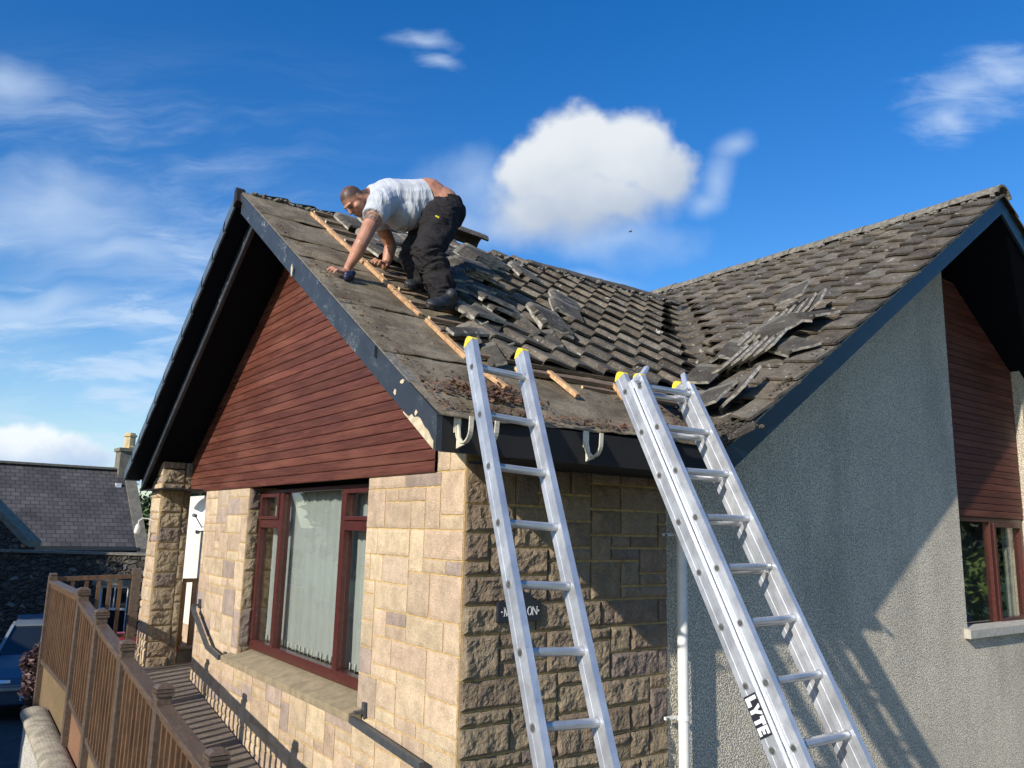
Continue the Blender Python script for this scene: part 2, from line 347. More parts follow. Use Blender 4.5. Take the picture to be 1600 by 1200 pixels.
def mat_leaf(name, col, var=.5):
    m, t, b = new_mat(name); a = t.new('ShaderNodeAttribute'); a.attribute_name = 'tint'; s = t.sep(a.outputs['Color'])
    c = t.vm('SCALE', col, t.m('ADD', 1-var, t.m('MULTIPLY', s[0], 2*var))); t.l.new(c, b.inputs['Base Color'])
    b.inputs['Roughness'].default_value = .55; b.inputs['Transmission Weight'].default_value = .0
    b.inputs['Subsurface Weight'].default_value = 0; return m
M['leaf'] = mat_leaf('green_leaf', (.055, .10, .022)); M['leafb'] = mat_leaf('bright_leaf', (.15, .22, .03))
M['leafd'] = mat_leaf('dark_leaf', (.03, .05, .018)); M['leafp'] = mat_leaf('purple_brown_leaf', (.10, .055, .050))
M['bark'] = simple('bark', (.09, .065, .045), .95, .3, 12, bs=.6)
M['skin'] = None
HC = Vector((-.256, 1.12, 1.842)); HF = Vector((-.40, -.10, -.90)).normalized(); HU = Vector((-.90, 0, .42)); HU = (HU-HF*HU.dot(HF)).normalized()
def mat_skin():
    m, t, b = new_mat('sunburnt_skin'); g = t.new('ShaderNodeNewGeometry').outputs['Position']
    n = t.noise(g, 9, 5, .6); f = t.noise(g, 120, 3, .6)
    c = t.mix(t.ss(n, .3, .7), (.36, .165, .100), (.47, .235, .150)); c = t.vm('SCALE', c, t.ss(f, .3, .7, .90, 1.08))
    q = t.vm('SUBTRACT', g, tuple(HC)); hv = t.vm('DOT_PRODUCT', q, tuple(HU)); fv = t.vm('DOT_PRODUCT', q, tuple(HF)); rd = t.vm('LENGTH', q)
    hn = t.noise(g, 220, 3, .6); v_ = t.m('ADD', t.m('SUBTRACT', hv, t.m('MULTIPLY', fv, .85)), t.m('MULTIPLY', t.m('SUBTRACT', hn, .5), .03))
    hm = t.m('MULTIPLY', t.ss(v_, -.012, .030), t.ss(rd, .135, .125)); c = t.mix(t.m('MULTIPLY', hm, .93), c, (.045, .030, .022))
    be = t.m('MULTIPLY', t.m('MULTIPLY', t.ss(hv, -.030, -.055), t.ss(fv, -.02, .02)), t.ss(rd, .135, .12)); c = t.mix(t.m('MULTIPLY', be, .45), c, (.16, .085, .06))
    rn = t.noise(g, 14, 4, .6); c = t.mix(t.ss(rn, .5, .7, 0, .3), c, (.58, .22, .15))
    t.l.new(c, b.inputs['Base Color']); b.inputs['Roughness'].default_value = .5
    b.inputs['Subsurface Weight'].default_value = .12; b.inputs['Subsurface Radius'].default_value = (.02, .008, .004); b.inputs['Subsurface Scale'].default_value = .5
    bump(t, b, f, .12, .002); return m
M['skin'] = mat_skin()
M['hair'] = simple('short_brown_hair', (.075, .050, .038), .8, .35, 90, bs=.8, bd=.004, bscale=500)
M['tattoo'] = simple('tattoo_ink', (.20, .12, .09), .6, .6, 70, bs=0)
def mat_cloth(name, col, rough, axis, f1, f2, bd, var=.08):
    m, t, b = new_mat(name); g = t.new('ShaderNodeNewGeometry').outputs['Position']
    u = t.vm('DOT_PRODUCT', g, axis); w = t.vm('SCALE', t.noise(g, 5, 3, .5, out='Color'), .10)
    q = t.vm('ADD', t.vm('SCALE', g, f2), t.vm('ADD', t.vm('SCALE', w, f1*.6), t.vm('SCALE', t.comb(t.m('MULTIPLY', u, f1), 0, 0), 1.0)))
    n = t.noise(q, 1, 3, .5, .3); r_ = t.m('SUBTRACT', 1.0, t.m('MULTIPLY', t.m('ABSOLUTE', t.m('SUBTRACT', n, .5)), 4.0))
    k = t.noise(g, 11, 4, .55); c = t.vm('SCALE', col, t.ss(k, .3, .7, 1-var, 1+var)); t.l.new(c, b.inputs['Base Color'])
    b.inputs['Roughness'].default_value = rough; b.inputs['Specular IOR Level'].default_value = .2
    n1_ = bump(t, b, t.m('ADD', r_, t.m('MULTIPLY', k, 1.5)), 1.0, bd); bump(t, b, t.noise(g, 420, 2, .5), .25, .002, prev=n1_)
    return m
M['shirt'] = mat_cloth('pale_grey_cotton', (.46, .48, .52), .95, (1.0, .0, .1), 15, 2.5, .005)
M['trouser'] = mat_cloth('black_work_cloth', (.021, .019, .020), .92, (.25, .1, 1.0), 20, 5.0, .012, .25)
M['shoe'] = simple('black_shoe', (.022, .022, .024), .55, .2, 30, bs=.3)
M['tool'] = simple('dark_blue_rubber', (.014, .016, .045), .45, .2, 30, bs=.1)
M['car'] = simple('dark_blue_car_paint', (.07, .09, .13), .25, .05, 3, bs=0, spec=.7)
M['carglass'] = simple('car_glass', (.015, .018, .02), .06, .05, 3, bs=0, spec=.8)
M['chrome'] = simple('pale_metal', (.55, .56, .58), .3, .1, 10, metal=.9, bs=0)
M['potclay'] = simple('buff_chimney_clay', (.52, .40, .22), .8, .2, 12, bs=.3)
M['skew'] = simple('grey_skew_stone', (.17, .155, .12), .95, .25, 6, bs=.5)
M['red'] = simple('faded_red_plastic', (.42, .05, .06), .5, .15, 10, bs=.1)
M['litter'] = mat_leaf('leaf_litter', (.13, .065, .035), .75)
M['wallwhite'] = simple('cream_painted_wall', (.74, .71, .62), .9, .07, 8, bs=.3)

# ---------------------------------------------------------------- mesh helpers
class MB:
    def __init__(s): s.v = []; s.f = []; s.mi = []; s.tint = []; s.cur = (.5, .5, .5); s.uv = None
    def vert(s, p): s.v.append(tuple(p)); s.tint.append(s.cur); return len(s.v)-1
    def face(s, idx, mi=0): s.f.append(tuple(idx)); s.mi.append(mi)
    def quad(s, a, b, c, d, mi=0):
        i = [s.vert(p) for p in (a, b, c, d)]; s.face(i, mi)
    def poly(s, pts, mi=0): s.face([s.vert(p) for p in pts], mi)
    def box(s, lo, hi, mi=0, fr=None):
        x0, y0, z0 = lo; x1, y1, z1 = hi
        P = [(x0, y0, z0), (x1, y0, z0), (x1, y1, z0), (x0, y1, z0), (x0, y0, z1), (x1, y0, z1), (x1, y1, z1), (x0, y1, z1)]
        if fr is not None: P = [fr @ Vector(p) for p in P]
        i = [s.vert(p) for p in P]
        for q in ((0, 3, 2, 1), (4, 5, 6, 7), (0, 1, 5, 4), (1, 2, 6, 5), (2, 3, 7, 6), (3, 0, 4, 7)): s.face([i[k] for k in q], mi)
    def beam(s, a, b, w, h, upv=(0, 0, 1), mi=0, endmi=None):
        """box from a to b, w wide (sideways), h along up"""
        a = Vector(a); b = Vector(b); d = (b-a).normalized(); sd = d.cross(Vector(upv)).normalized(); u2 = sd.cross(d)
        i = []
        for p in (a, b):
            for (x, y) in ((-1, -1), (1, -1), (1, 1), (-1, 1)): i.append(s.vert(p+sd*x*w/2+u2*y*h/2))
        s.face([i[3], i[2], i[1], i[0]], mi if endmi is None else endmi); s.face(i[4:], mi if endmi is None else endmi)
        for k in range(4): s.face([i[k], i[(k+1) % 4], i[4+(k+1) % 4], i[4+k]], mi)
    def tube(s, pts, r, n=10, mi=0, cap=True, capmi=None):
        pts = [Vector(p) for p in pts]; rings = []; rr = r if isinstance(r, (list, tuple)) else [r]*len(pts)
        ref = Vector((.31, .2, .93))
        for k, p in enumerate(pts):
            d = (pts[min(k+1, len(pts)-1)]-pts[max(k-1, 0)]).normalized()
            a = d.cross(ref).normalized(); b = d.cross(a)
            rings.append([s.vert(p+(a*math.cos(2*math.pi*j/n)+b*math.sin(2*math.pi*j/n))*rr[k]) for j in range(n)])
        for k in range(len(pts)-1):
            for j in range(n): s.face([rings[k][j], rings[k][(j+1) % n], rings[k+1][(j+1) % n], rings[k+1][j]], mi)
        if cap:
            cm = mi if capmi is None else capmi; s.face(list(reversed(rings[0])), cm); s.face(rings[-1], cm)
    def prism(s, pts, off, mi=0):
        """closed polygon pts extruded by vector off"""
        off = Vector(off); n = len(pts); a = [s.vert(p) for p in pts]; b = [s.vert(Vector(p)+off) for p in pts]
        s.face(a, mi); s.face(list(reversed(b)), mi)
        for k in range(n): s.face([a[(k+1) % n], a[k], b[k], b[(k+1) % n]], mi)
    def build(s, name, mats, parent=None, smooth=False, bevel=0, fix=True):
        me = bpy.data.meshes.new(name); me.from_pydata(s.v, [], s.f)
        if not isinstance(mats, (list, tuple)): mats = [mats]
        for m in mats: me.materials.append(m)
        me.polygons.foreach_set('material_index', s.mi)
        ca = me.color_attributes.new('tint', 'FLOAT_COLOR', 'POINT')
        ca.data.foreach_set('color', [c for t in s.tint for c in (*t, 1)])
        if s.uv:
            ul = me.uv_layers.new(name='UVMap')
            for lp in me.loops: ul.data[lp.index].uv = s.uv(Vector(s.v[lp.vertex_index]))
        if fix:
            bm = bmesh.new(); bm.from_mesh(me); bmesh.ops.recalc_face_normals(bm, faces=bm.faces)
            if bevel: bmesh.ops.bevel(bm, geom=[e for e in bm.edges if e.is_manifold and e.calc_face_angle(0) > .6], offset=bevel, segments=2, affect='EDGES', profile=.6)
            bm.to_mesh(me); bm.free()
        if smooth: me.polygons.foreach_set('use_smooth', [True]*len(me.polygons))
        o = bpy.data.objects.new(name, me); sc.collection.objects.link(o)
        if parent: o.parent = parent
        return o
def tag(o, label=None, cat=None, group=None, kind=None):
    if label: o['label'] = label
    if cat: o['category'] = cat
    if group: o['group'] = group
    if kind: o['kind'] = kind
    return o
def empty(name, loc=(0, 0, 0)):
    o = bpy.data.objects.new(name, None); sc.collection.objects.link(o); o.location = loc; o.empty_display_size = .1
    return o
def root_at(o, loc):
    """put a root empty at its base although its parts are written in world coordinates"""
    loc = Vector(loc); o.location = loc
    for c in o.children: c.matrix_parent_inverse = Matrix.Translation(-loc)
def copy_tree(o, parent=None):
    c = o.copy(); sc.collection.objects.link(c); c.parent = parent
    for ch in list(o.children): copy_tree(ch, c)
    return c
def nz(p, s=1., o=0.): return noise.noise(Vector(p)*s+Vector((o, o*.7, -o)))

# ---------------------------------------------------------------- house dimensions
T = .661; E = .61; G = .55; YR = 2.64; H = .166; ZR = H+T*(YR+E)
XB = 5.405; ZB = 2.827; XE = XB-(ZB-H)/T; GB = .66; XE2 = 2*XB-XE; HB = .155
KN = math.sqrt(1+T*T)
nA = Vector((0, -T, 1))/KN; dA = Vector((0, -1, -T))/KN
nB = Vector((-T, 0, 1))/KN; dB = Vector((-1, 0, -T))/KN
def RA(x, y, off=0.): return Vector((x, y, H+T*(y+E)))+nA*off
def RB(x, y, off=0.): return Vector((x, y, H+T*(x-XE)))+nB*off
BASE = -2.9

house = empty('house')
tag(house, 'bungalow of buff stone and grey roughcast with a half stripped tiled roof', 'house')

# ---- stone work
def stone_layout(W, Hh, cu, cv, mask, rnd, maxw=6, maxh=3):
    nu = int(round(W/cu)); nv = int(round(Hh/cv)); occ = [[not mask((i+.5)*cu, (j+.5)*cv) for i in range(nu)] for j in range(nv)]
    out = []
    for j in range(nv-1, -1, -1):
        for i in range(nu):
            if occ[j][i]: continue
            h = rnd.choices((1, 2, 3), (4, 5, 2))[0]; w = rnd.choices((2, 3, 4, 5, 6), (3, 4, 4, 3, 1))[0]
            h = min(h, maxh, j+1); w = min(w, maxw)
            if h == 3: w = min(w, 4)
            ww = 0
            while ww < w and i+ww < nu and not occ[j][i+ww]: ww += 1
            if i+ww+1 <= nu-1 and not occ[j][i+ww] and (i+ww+1 >= nu or occ[j][i+ww+1]): ww += 1
            hh = 1
            while hh < h and all(not occ[j-hh][i+k] for k in range(ww)): hh += 1
            for a in range(hh):
                for b in range(ww): occ[j-a][i+b] = True
            out.append((i*cu, (j-hh+1)*cv, (i+ww)*cu, (j+1)*cv))
    return out
def stone_face(mb, blocks, O, U, V, N, res, amp, proud, gap=.006, clip=None, seed=0, freq=9.):
    rnd = random.Random(seed)
    O = Vector(O); U = Vector(U); V = Vector(V); N = Vector(N)
    for (u0, v0, u1, v1) in blocks:
        a = .5+.5*nz((u0*.7, v0*.9, seed), 1.3); mb.cur = (min(1, max(0, rnd.random()*.8+a*.35-.15)), rnd.random(), rnd.random())
        u0 += gap; v0 += gap; u1 -= gap; v1 -= gap
        nu = max(2, int((u1-u0)/res)+1); nv = max(2, int((v1-v0)/res)+1)
        ph = rnd.random()*50; tilt = (rnd.uniform(-1, 1)*amp*.5, rnd.uniform(-1, 1)*amp*.5); pr = proud*rnd.uniform(.75, 1.3)
        def P(i, j):
            u = u0+(u1-u0)*i/nu; v = v0+(v1-v0)*j/nv
            e = min(u-u0, u1-u, v-v0, v1-v); k = min(1, e/.018)
            h = pr*(.55+.45*k)
            n = nz((u*freq, v*freq, ph), 1)+.55*nz((u*freq*2.6, v*freq*2.6, ph), 1)+.3*nz((u*freq*6, v*freq*6, ph), 1)
            h += n*amp*k + (tilt[0]*(2*i/nu-1)+tilt[1]*(2*j/nv-1))*k
            wob = .0035*nz((u*30, v*30, ph), 1)*(1-k)
            return O+U*(u+wob)+V*(v+wob)+N*max(.002, h)
        g = [[mb.vert(P(i, j)) for i in range(nu+1)] for j in range(nv+1)]
        for j in range(nv):
            for i in range(nu): mb.face([g[j][i], g[j][i+1], g[j+1][i+1], g[j+1][i]])
        rim = [g[0][i] for i in range(nu+1)]+[g[j][nu] for j in range(1, nv+1)]+[g[nv][i] for i in range(nu-1, -1, -1)]+[g[j][0] for j in range(nv-1, 0, -1)]
        low = []
        for k in rim:
            p = Vector(mb.v[k]); d = (p-O).dot(N); low.append(mb.vert(p-N*(d+.004)))
        for k in range(len(rim)): mb.face([rim[k], low[k], low[(k+1) % len(rim)], rim[(k+1) % len(rim)]])
# openings in the gable wall
WY0, WY1, WZ0, WZ1 = 1.17, 3.545, -1.495, -.045
GY1 = 4.88
cu = .0813; cv = .0775
def gmask(u, v):
    y = u-.012; z = BASE+v
    if y > GY1: return False
    if WY0 < y < WY1 and z > WZ0-.0: return False
    if y > .33 and z > -.02: return False
    return z < .14
gw = MB(); rnd = random.Random(11)
regs = [(0, WY0, BASE, -.02), (0, .30, -.02, .13), (WY0, WY1, BASE, WZ0), (WY1, GY1, BASE, -.02)]
blocks = []
NZ = 40
for (y0, y1, z0, z1) in [(0, WY0, BASE, WZ0), (WY0, WY1, BASE, WZ0), (WY1, GY1, BASE, WZ0)]: pass
# whole lower wall and piers share one coursing
cvr = (-WZ0 and (WZ0-BASE)/20)
nlow = 20; cv1 = (WZ0-BASE)/nlow; bl = stone_layout(GY1, WZ0-BASE, GY1/60, cv1, lambda u, v: True, rnd)
blocks += [(a, b, c, d) for a, b, c, d in bl]
cv2 = (-.02-WZ0)/18
bl = stone_layout(WY0, -.02-WZ0, WY0/14, cv2, lambda u, v: True, rnd); blocks += [(a, b+WZ0-BASE, c, d+WZ0-BASE) for a, b, c, d in bl]
bl = stone_layout(GY1-WY1, -.02-WZ0, (GY1-WY1)/16, cv2, lambda u, v: True, rnd); blocks += [(a+WY1, b+WZ0-BASE, c+WY1, d+WZ0-BASE) for a, b, c, d in bl]
blocks += [(0, -.02-BASE, .30, .13-BASE)]
blocks[-1:] = [(0, -.02-BASE, .16, .13-BASE), (.16, -.02-BASE, .30, .13-BASE)]
stone_face(gw, blocks, (0, 0, BASE), (0, 1, 0), (0, 0, 1), (-1, 0, 0), .020, .0030, .0075, seed=3, gap=.0045)
gbm = gw.build('gable_wall', M['stone'], house, smooth=False)
mo = MB()
mo.box((0, 0, BASE), (.28, WY0, -.0185)); mo.box((0, 0, -.0185), (.28, .30, .14))
mo.box((0, WY0, BASE), (.28, WY1, WZ0-.0)); mo.box((0, WY1, BASE), (.28, GY1, -.0185))
mo.build('mortar', M['mortar'], gbm)
# rough reveal beside the window and the end of the wall
rv = MB(); bl = stone_layout(.10, -.045-WZ0, .10, cv2*1.3, lambda u, v: True, random.Random(5))
stone_face(rv, bl, (0, WY1, WZ0), (1, 0, 0), (0, 0, 1), (0, -1, 0), .012, .012, .016, seed=8, gap=.004, freq=14)
rv.build('window_reveal', M['rock'], gbm)
# side wall, rock faced
SX1 = 1.56
sw = MB(); nrow = 38; cvs = (0.03-BASE)/nrow
bl = stone_layout(SX1, .03-BASE, SX1/19, cvs, lambda u, v: True, random.Random(23))
stone_face(sw, bl, (0, 0, BASE), (1, 0, 0), (0, 0, 1), (0, -1, 0), .010, .012, .021, seed=5, gap=.006, freq=15)
swo = sw.build('side_wall', M['rock'], house)
mo = MB(); mo.box((.28, 0, BASE), (SX1, .28, .05)); mo.build('mortar', M['mortar'], swo)
# rendered wall of the second gable
def zsofB(x): return ZB-HB+.01-T*abs(x-XB)
rw = MB(); X1, X2 = 5.56, 7.17; X3 = 8.75
rw.prism([(SX1, 0, BASE), (X1, 0, BASE), (X1, 0, zsofB(X1)), (XB, 0, zsofB(XB)), (SX1, 0, zsofB(SX1))], (0, .28, 0))
rw.prism([(X1, .0, BASE), (X2, .0, BASE), (X2, .0, -1.215), (X1, .0, -1.215)], (0, .28, 0))
rw.prism([(X2, 0, BASE), (X3, 0, BASE), (X3, 0, zsofB(X3)), (X2, 0, zsofB(X2))], (0, .28, 0))
rw.build('rendered_wall', M['render'], house)
bk = MB()
bk.box((.02, GY1+.005, BASE), (.28, GY1+.02, -.02)); bk.box((SX1, 10, BASE), (8.75, 10.2, 2)); bk.box((8.75, .0, BASE), (8.95, 10.2, zsofB(8.75)))
bk.box((.32, 5.1, BASE), (8.75, 5.12, .3))
bk.build('back_wall', M['render'], house)

# ---- cladding in both gables
def boards(name, poly_at, z0, z1, step, plane, axis, parent):
    """weatherboards: each a tilted strip with a shadow groove; poly_at(z) gives extent"""
    mb = MB(); k = 0; z = z0
    while z < z1:
        mb.cur = (random.random(),)*3; zt = min(z+step, z1)
        a = poly_at(z); b = poly_at(zt)
        if a is None or b is None: break
        def P(u, d, zz): return (plane-d, u, zz) if axis == 'y' else (u, plane-d, zz)
        prof = [(.006, z), (.0145, z+.003), (.0165, z+.009), (.016, zt-.008), (.0145, zt-.0035), (.006, zt-.002), (.006, zt)]
        def ext(zz): return poly_at(zz) or b
        nseg = 24
        for (d0, za), (d1, zb) in zip(prof, prof[1:]):
            e0 = ext(za); e1 = ext(zb)
            for q in range(nseg):
                s0, s1 = q/nseg, (q+1)/nseg
                mb.quad(P(e0[0]+(e0[1]-e0[0])*s0, d0, za), P(e0[0]+(e0[1]-e0[0])*s1, d0, za), P(e1[0]+(e1[1]-e1[0])*s1, d1, zb), P(e1[0]+(e1[1]-e1[0])*s0, d1, zb))
        z += step
    return mb.build(name, M['clad'], parent)
def extA(z):
    if z < .12: lo = .305
    else: lo = None
    hw = (ZR-H+.03-z)/T
    if hw <= .02: return None
    l = max(YR-hw, .305 if z < .13 else -9); return (l, min(YR+hw, 5.9))
boards('cladding', extA, -.022, 2.17, .0695, -.003, 'y', house)
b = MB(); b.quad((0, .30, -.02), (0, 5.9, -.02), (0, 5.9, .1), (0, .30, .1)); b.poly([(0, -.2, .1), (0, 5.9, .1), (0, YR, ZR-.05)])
b.build('gable_backing', M['soffit'], house)
# cladding of the right hand gable, set back
boards('cladding', lambda z: (X1, X2) if z < zsofB(X2) else ((X1, XB+(ZB-HB-z)/T) if z < zsofB(X1)-.02 else None), -.098, 2.3, .0695, .10, 'x', house)
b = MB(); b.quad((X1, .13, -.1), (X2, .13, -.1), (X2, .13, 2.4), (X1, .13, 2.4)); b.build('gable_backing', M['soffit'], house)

# ---- windows
def window(name, frames, panes, parent, mapf):
    mb = MB()
    for (u0, z0, u1, z1, d0, d1) in frames:
        mb.box(*mapf(u0, z0, u1, z1, d0, d1))
    o = mb.build(name, M['frame'], parent, bevel=.004)
    for (u0, z0, u1, z1, d) in panes:
        g = MB(); g.box(*mapf(u0, z0, u1, z1, d, d+.006)); g.build('pane', M['glass'], o)
    return o
mapG = lambda u0, z0, u1, z1, d0, d1: ((d0, min(u0, u1), z0), (d1, max(u0, u1), z1))
a0, a1 = WY0+.004, WY1-.012; zb, zt = -1.405, -.045
fr = [(a0, zb, a1, zb+.075, .095, .165), (a0, zt-.03, a1, zt, .095, .165), (a0, zb+.075, a0+.05, zt-.03, .095, .165), (a1-.05, zb+.075, a1, zt-.03, .095, .165),
      (2.965, zb+.075, 3.035, zt-.03, .093, .165), (1.725, zb+.075, 1.795, zt-.03, .093, .165)]
zm = -.335
for (l, r) in ((a0+.05, 1.725), (3.035, a1-.05)):
    fr += [(l, zm-.035, r, zm+.035, .094, .165)]
    # opening top light: raised sash
    for q in ((l+.002, zm+.036, r-.002, zm+.066), (l+.002, zt-.064, r-.002, zt-.032), (l+.002, zm+.0665, l+.034, zt-.0645), (r-.034, zm+.0665, r-.002, zt-.0645)):
        fr.append((q[0], q[1], q[2], q[3], .080, .16))
pn = [(1.796, zb+.076, 2.964, zt-.031, .125)]
for (l, r) in ((a0+.051, 1.724), (3.036, a1-.051)): pn += [(l, zb+.076, r, zm-.036, .125), (l+.034, zm+.067, r-.034, zt-.065, .122)]
wf = window('window', fr, pn, house, mapG); wf['label'] = 'large front window with mahogany brown frame and pale vertical blinds'
bl = MB(); ny_ = 560; z0, z1 = -1.335, -.05; cols = []
for q in range(ny_+1):
    y = a0+.03+(a1-a0-.06)*q/ny_; w_ = .045*nz((y*3, 0, 0), 1)
    row = []
    for zz in (z0, z0+.35, z0+.8, z1):
        row.append(bl.vert((.225+.013*math.sin((y+w_)*2*math.pi/.084)+.007*math.sin(y*31+zz)+.006*nz((y*9, zz*2, 3), 1), y, zz)))
    cols.append(row)
for q in range(ny_):
    for j in range(3): bl.face([cols[q][j], cols[q+1][j], cols[q+1][j+1], cols[q][j+1]])
y = a0+.05
while y < a1-.05:
    bl.box((.200, y, z0-.004), (.206, y+.009, z0+.05), 1); y += .084
bl.build('blind', [M['blind'], M['weight']], wf, fix=False, smooth=True)
rm = MB(); rm.box((.30, a0-.1, -1.7), (1.5, a1+.1, .1)); rm.build('unlit_room_block', M['unlit_room_block'], wf)
s = MB(); s.prism([(-.10, 1.075, -1.520), (-.10, 1.075, -1.472), (-.015, 1.075, -1.452), (-.015, 1.075, -1.520)], (0, 2.585, 0))
s.prism([(-.015, WY0+.002, -1.520), (-.015, WY0+.002, -1.452), (.094, WY0+.002, -1.425), (.17, WY0+.002, -1.41), (.17, WY0+.002, -1.494)], (0, WY1-WY0-.004, 0))
s.build('sill', M['sill'], wf)
# window of the right hand gable
mapR = lambda u0, z0, u1, z1, d0, d1: ((min(u0, u1), d0, z0), (max(u0, u1), d1, z1))
zb, zt = -1.185, -.10; l0, r0 = X1+.003, X2-.003
fr = [(l0, zb, r0, zb+.06, .10, .17), (l0, zt-.045, r0, zt, .10, .17), (l0, zb+.06, l0+.05, zt-.045, .10, .17), (r0-.05, zb+.06, r0, zt-.045, .10, .17), (6.40, zb+.06, 6.46, zt-.045, .098, .17)]
for q in ((6.461, zb+.061, 6.505, zt-.046), (r0-.095, zb+.061, r0-.051, zt-.046), (6.5055, zb+.061, r0-.0955, zb+.10), (6.5055, zt-.09, r0-.0955, zt-.046)):
    fr.append((q[0], q[1], q[2], q[3], .085, .165))
pn = [(l0+.051, zb+.061, 6.399, zt-.046, .13), (6.506, zb+.101, r0-.096, zt-.091, .125)]
w2 = window('window', fr, pn, house, mapR); w2['label'] = 'side window with dark mahogany frame reflecting green bushes'
s = MB(); s.box((5.49, -.06, -1.215), (7.24, .10, -1.135)); s.v = [(x, y, z+(.02*(y+.06)/.16 if z > -1.2 else 0)) for (x, y, z) in s.v]
s.build('sill', M['sillB'], w2, bevel=.005)
c = MB(); c.box((6.98, .2, -1.12), (7.09, .24, -.14)); c.build('curtain', simple('curtain_cream', (.45, .42, .34), .9), w2)
rm = MB(); rm.box((X1-.1, .29, -1.5), (X2+.1, 1.4, .1)); rm.build('unlit_room_block', M['unlit_room_block'], w2)

# ---- roof structure
def slab(pts, zf, th):
    b = MB(); n_ = len(pts); tp_ = [b.vert((x, y, zf(x, y)-.012)) for x, y in pts]; bt_ = [b.vert((x, y, zf(x, y)-th)) for x, y in pts]
    b.face(tp_); b.face(bt_[::-1])
    for k in range(n_): b.face([tp_[k], bt_[k], bt_[(k+1) % n_], tp_[(k+1) % n_]])
    return b.build('soffit', M['soffit'], house)
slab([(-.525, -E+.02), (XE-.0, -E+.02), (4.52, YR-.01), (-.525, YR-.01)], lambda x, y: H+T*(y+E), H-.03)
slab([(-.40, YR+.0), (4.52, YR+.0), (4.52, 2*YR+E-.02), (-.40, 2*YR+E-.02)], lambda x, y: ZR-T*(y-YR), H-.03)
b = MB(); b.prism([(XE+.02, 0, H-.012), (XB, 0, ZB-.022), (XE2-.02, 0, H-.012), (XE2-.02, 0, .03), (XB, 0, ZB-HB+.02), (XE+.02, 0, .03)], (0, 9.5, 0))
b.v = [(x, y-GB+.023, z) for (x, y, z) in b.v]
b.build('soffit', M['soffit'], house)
# gable overhang boards: right rake (flaking paint), left rake set back with stepped caps
b = MB()
n = 60
def rake(mb, x0, x1, ya, yb, lo, hi, jag=0.):
    pts = []
    for k in range(n+1):
        y = ya+(yb-ya)*k/n; zz = H+T*(y+E)
        pts.append((y, zz+lo+jag*nz((y*9, 3, 1), 1), zz+hi))
    for (y0, l0_, h0), (y1, l1_, h1) in zip(pts, pts[1:]):
        A = [(x0, y0, l0_), (x0, y1, l1_), (x0, y1, h1), (x0, y0, h0)]
        mb.prism(A, (x1-x0, 0, 0))
rk = MB()
rk.prism([(-G-.012, -E, 0), (-G-.012, YR, ZR-H), (-G-.012, YR, ZR+.0), (-G-.012, -E, H)], (.03, 0, 0))
bo = rk.build('bargeboard', M['barge'], house); bo['label'] = 'flaking slate blue bargeboard on the stripped side'
# upper strip proud of the board, broken off two thirds of the way down
up_ = MB(); ys = .02
up_.prism([(-G-.030, ys, H+T*(ys+E)-.055), (-G-.030, YR, ZR-.055), (-G-.030, YR, ZR+.006), (-G-.030, ys, H+T*(ys+E)+.006)], (.017, 0, 0))
up_.build('trim_strip', M['barge'], bo)
lt = MB(); lt.prism([(-G-.02, -.35, H+T*(-.35+E)+.006), (-G-.02, YR, ZR+.006), (-G-.02, YR, ZR+.016), (-G-.02, -.35, H+T*(-.35+E)+.014)], (.055, 0, 0))
lt.build('edging_strip', M['bedding'], bo)
# bare patch where the board face has gone
pb = MB(); rr = random.Random(4); ylo, yhi = -.595, -.30
lowp = []; hip = []
for k in range(15):
    y = ylo+(yhi-ylo)*k/14; zz = T*(y+E)
    lowp.append((-G-.0145, y, zz-.001)); hip.append((-G-.0145, y, zz+max(.006, .06*math.sin(math.pi*min(1, .25+k/14*.8))+.022*nz((y*22, 1, 2), 1)+.012*rr.uniform(-1, 1))))
pb.prism(lowp+hip[::-1], (-.0035, 0, 0)); pb.build('bare_patch', M['bare'], bo)
def flake(yc, zo, w, h, sd):
    f = MB(); r_ = random.Random(sd); P = []
    for k in range(11):
        a = 2*math.pi*k/11; P.append((-G-.0135-(.017 if yc > .1 and zo > .1 else 0), yc+w*math.cos(a)*r_.uniform(.6, 1.1), H+T*(yc+E)-zo+h*math.sin(a)*r_.uniform(.6, 1.1)))
    f.prism(P, (-.002, 0, 0)); f.build('paint_chip', M['bare'], bo)
flake(1.32, .115, .020, .045, 1); flake(-.20, .12, .016, .018, 2); flake(-.42, .10, .014, .014, 3); flake(-.27, .03, .03, .012, 4)
# left rake
lb = MB()
lb.prism([(-.43, YR, ZR-H-.01), (-.43, 2*YR+E, -.01), (-.43, 2*YR+E, H-.03), (-.43, YR, ZR-.03)], (.03, 0, 0))
lo_ = lb.build('bargeboard', M['barge'], house); lo_['label'] = 'dark bargeboard under the left roof slope'
lt = MB(); lt.prism([(-.438, YR, ZR-H-.018), (-.438, 2*YR+E, -.018), (-.438, 2*YR+E, -.006), (-.438, YR, ZR-H-.006)], (.014, 0, 0)); lt.build('drip_strip', M['cap'], lo_)
NV = 12
for k in range(NV):
    y0 = YR+.03+(YR+E-.0)*k/NV; y1 = y0+(YR+E)/NV+.03; zz0 = ZR-T*(y0-YR); zz1 = ZR-T*(y1-YR)
    vc = MB(); dz = .018
    vc.prism([(-.60, y0, zz0-.055), (-.60, y1, zz1-.055+dz), (-.60, y1, zz1+.055+dz), (-.60, y0, zz0+.055)], (.014, 0, 0))
    vc.prism([(-.586, y0, zz0+.045), (-.586, y1, zz1+.045+dz), (-.586, y1, zz1+.055+dz), (-.586, y0, zz0+.055)], (.16, 0, 0))
    vc.prism([(-.586, y1-.006, zz1-.05+dz), (-.586, y1, zz1-.05+dz), (-.586, y1, zz1+.045+dz), (-.586, y1-.006, zz1+.045+dz)], (.15, 0, 0))
    vc.build('verge_cap', M['cap'], house)
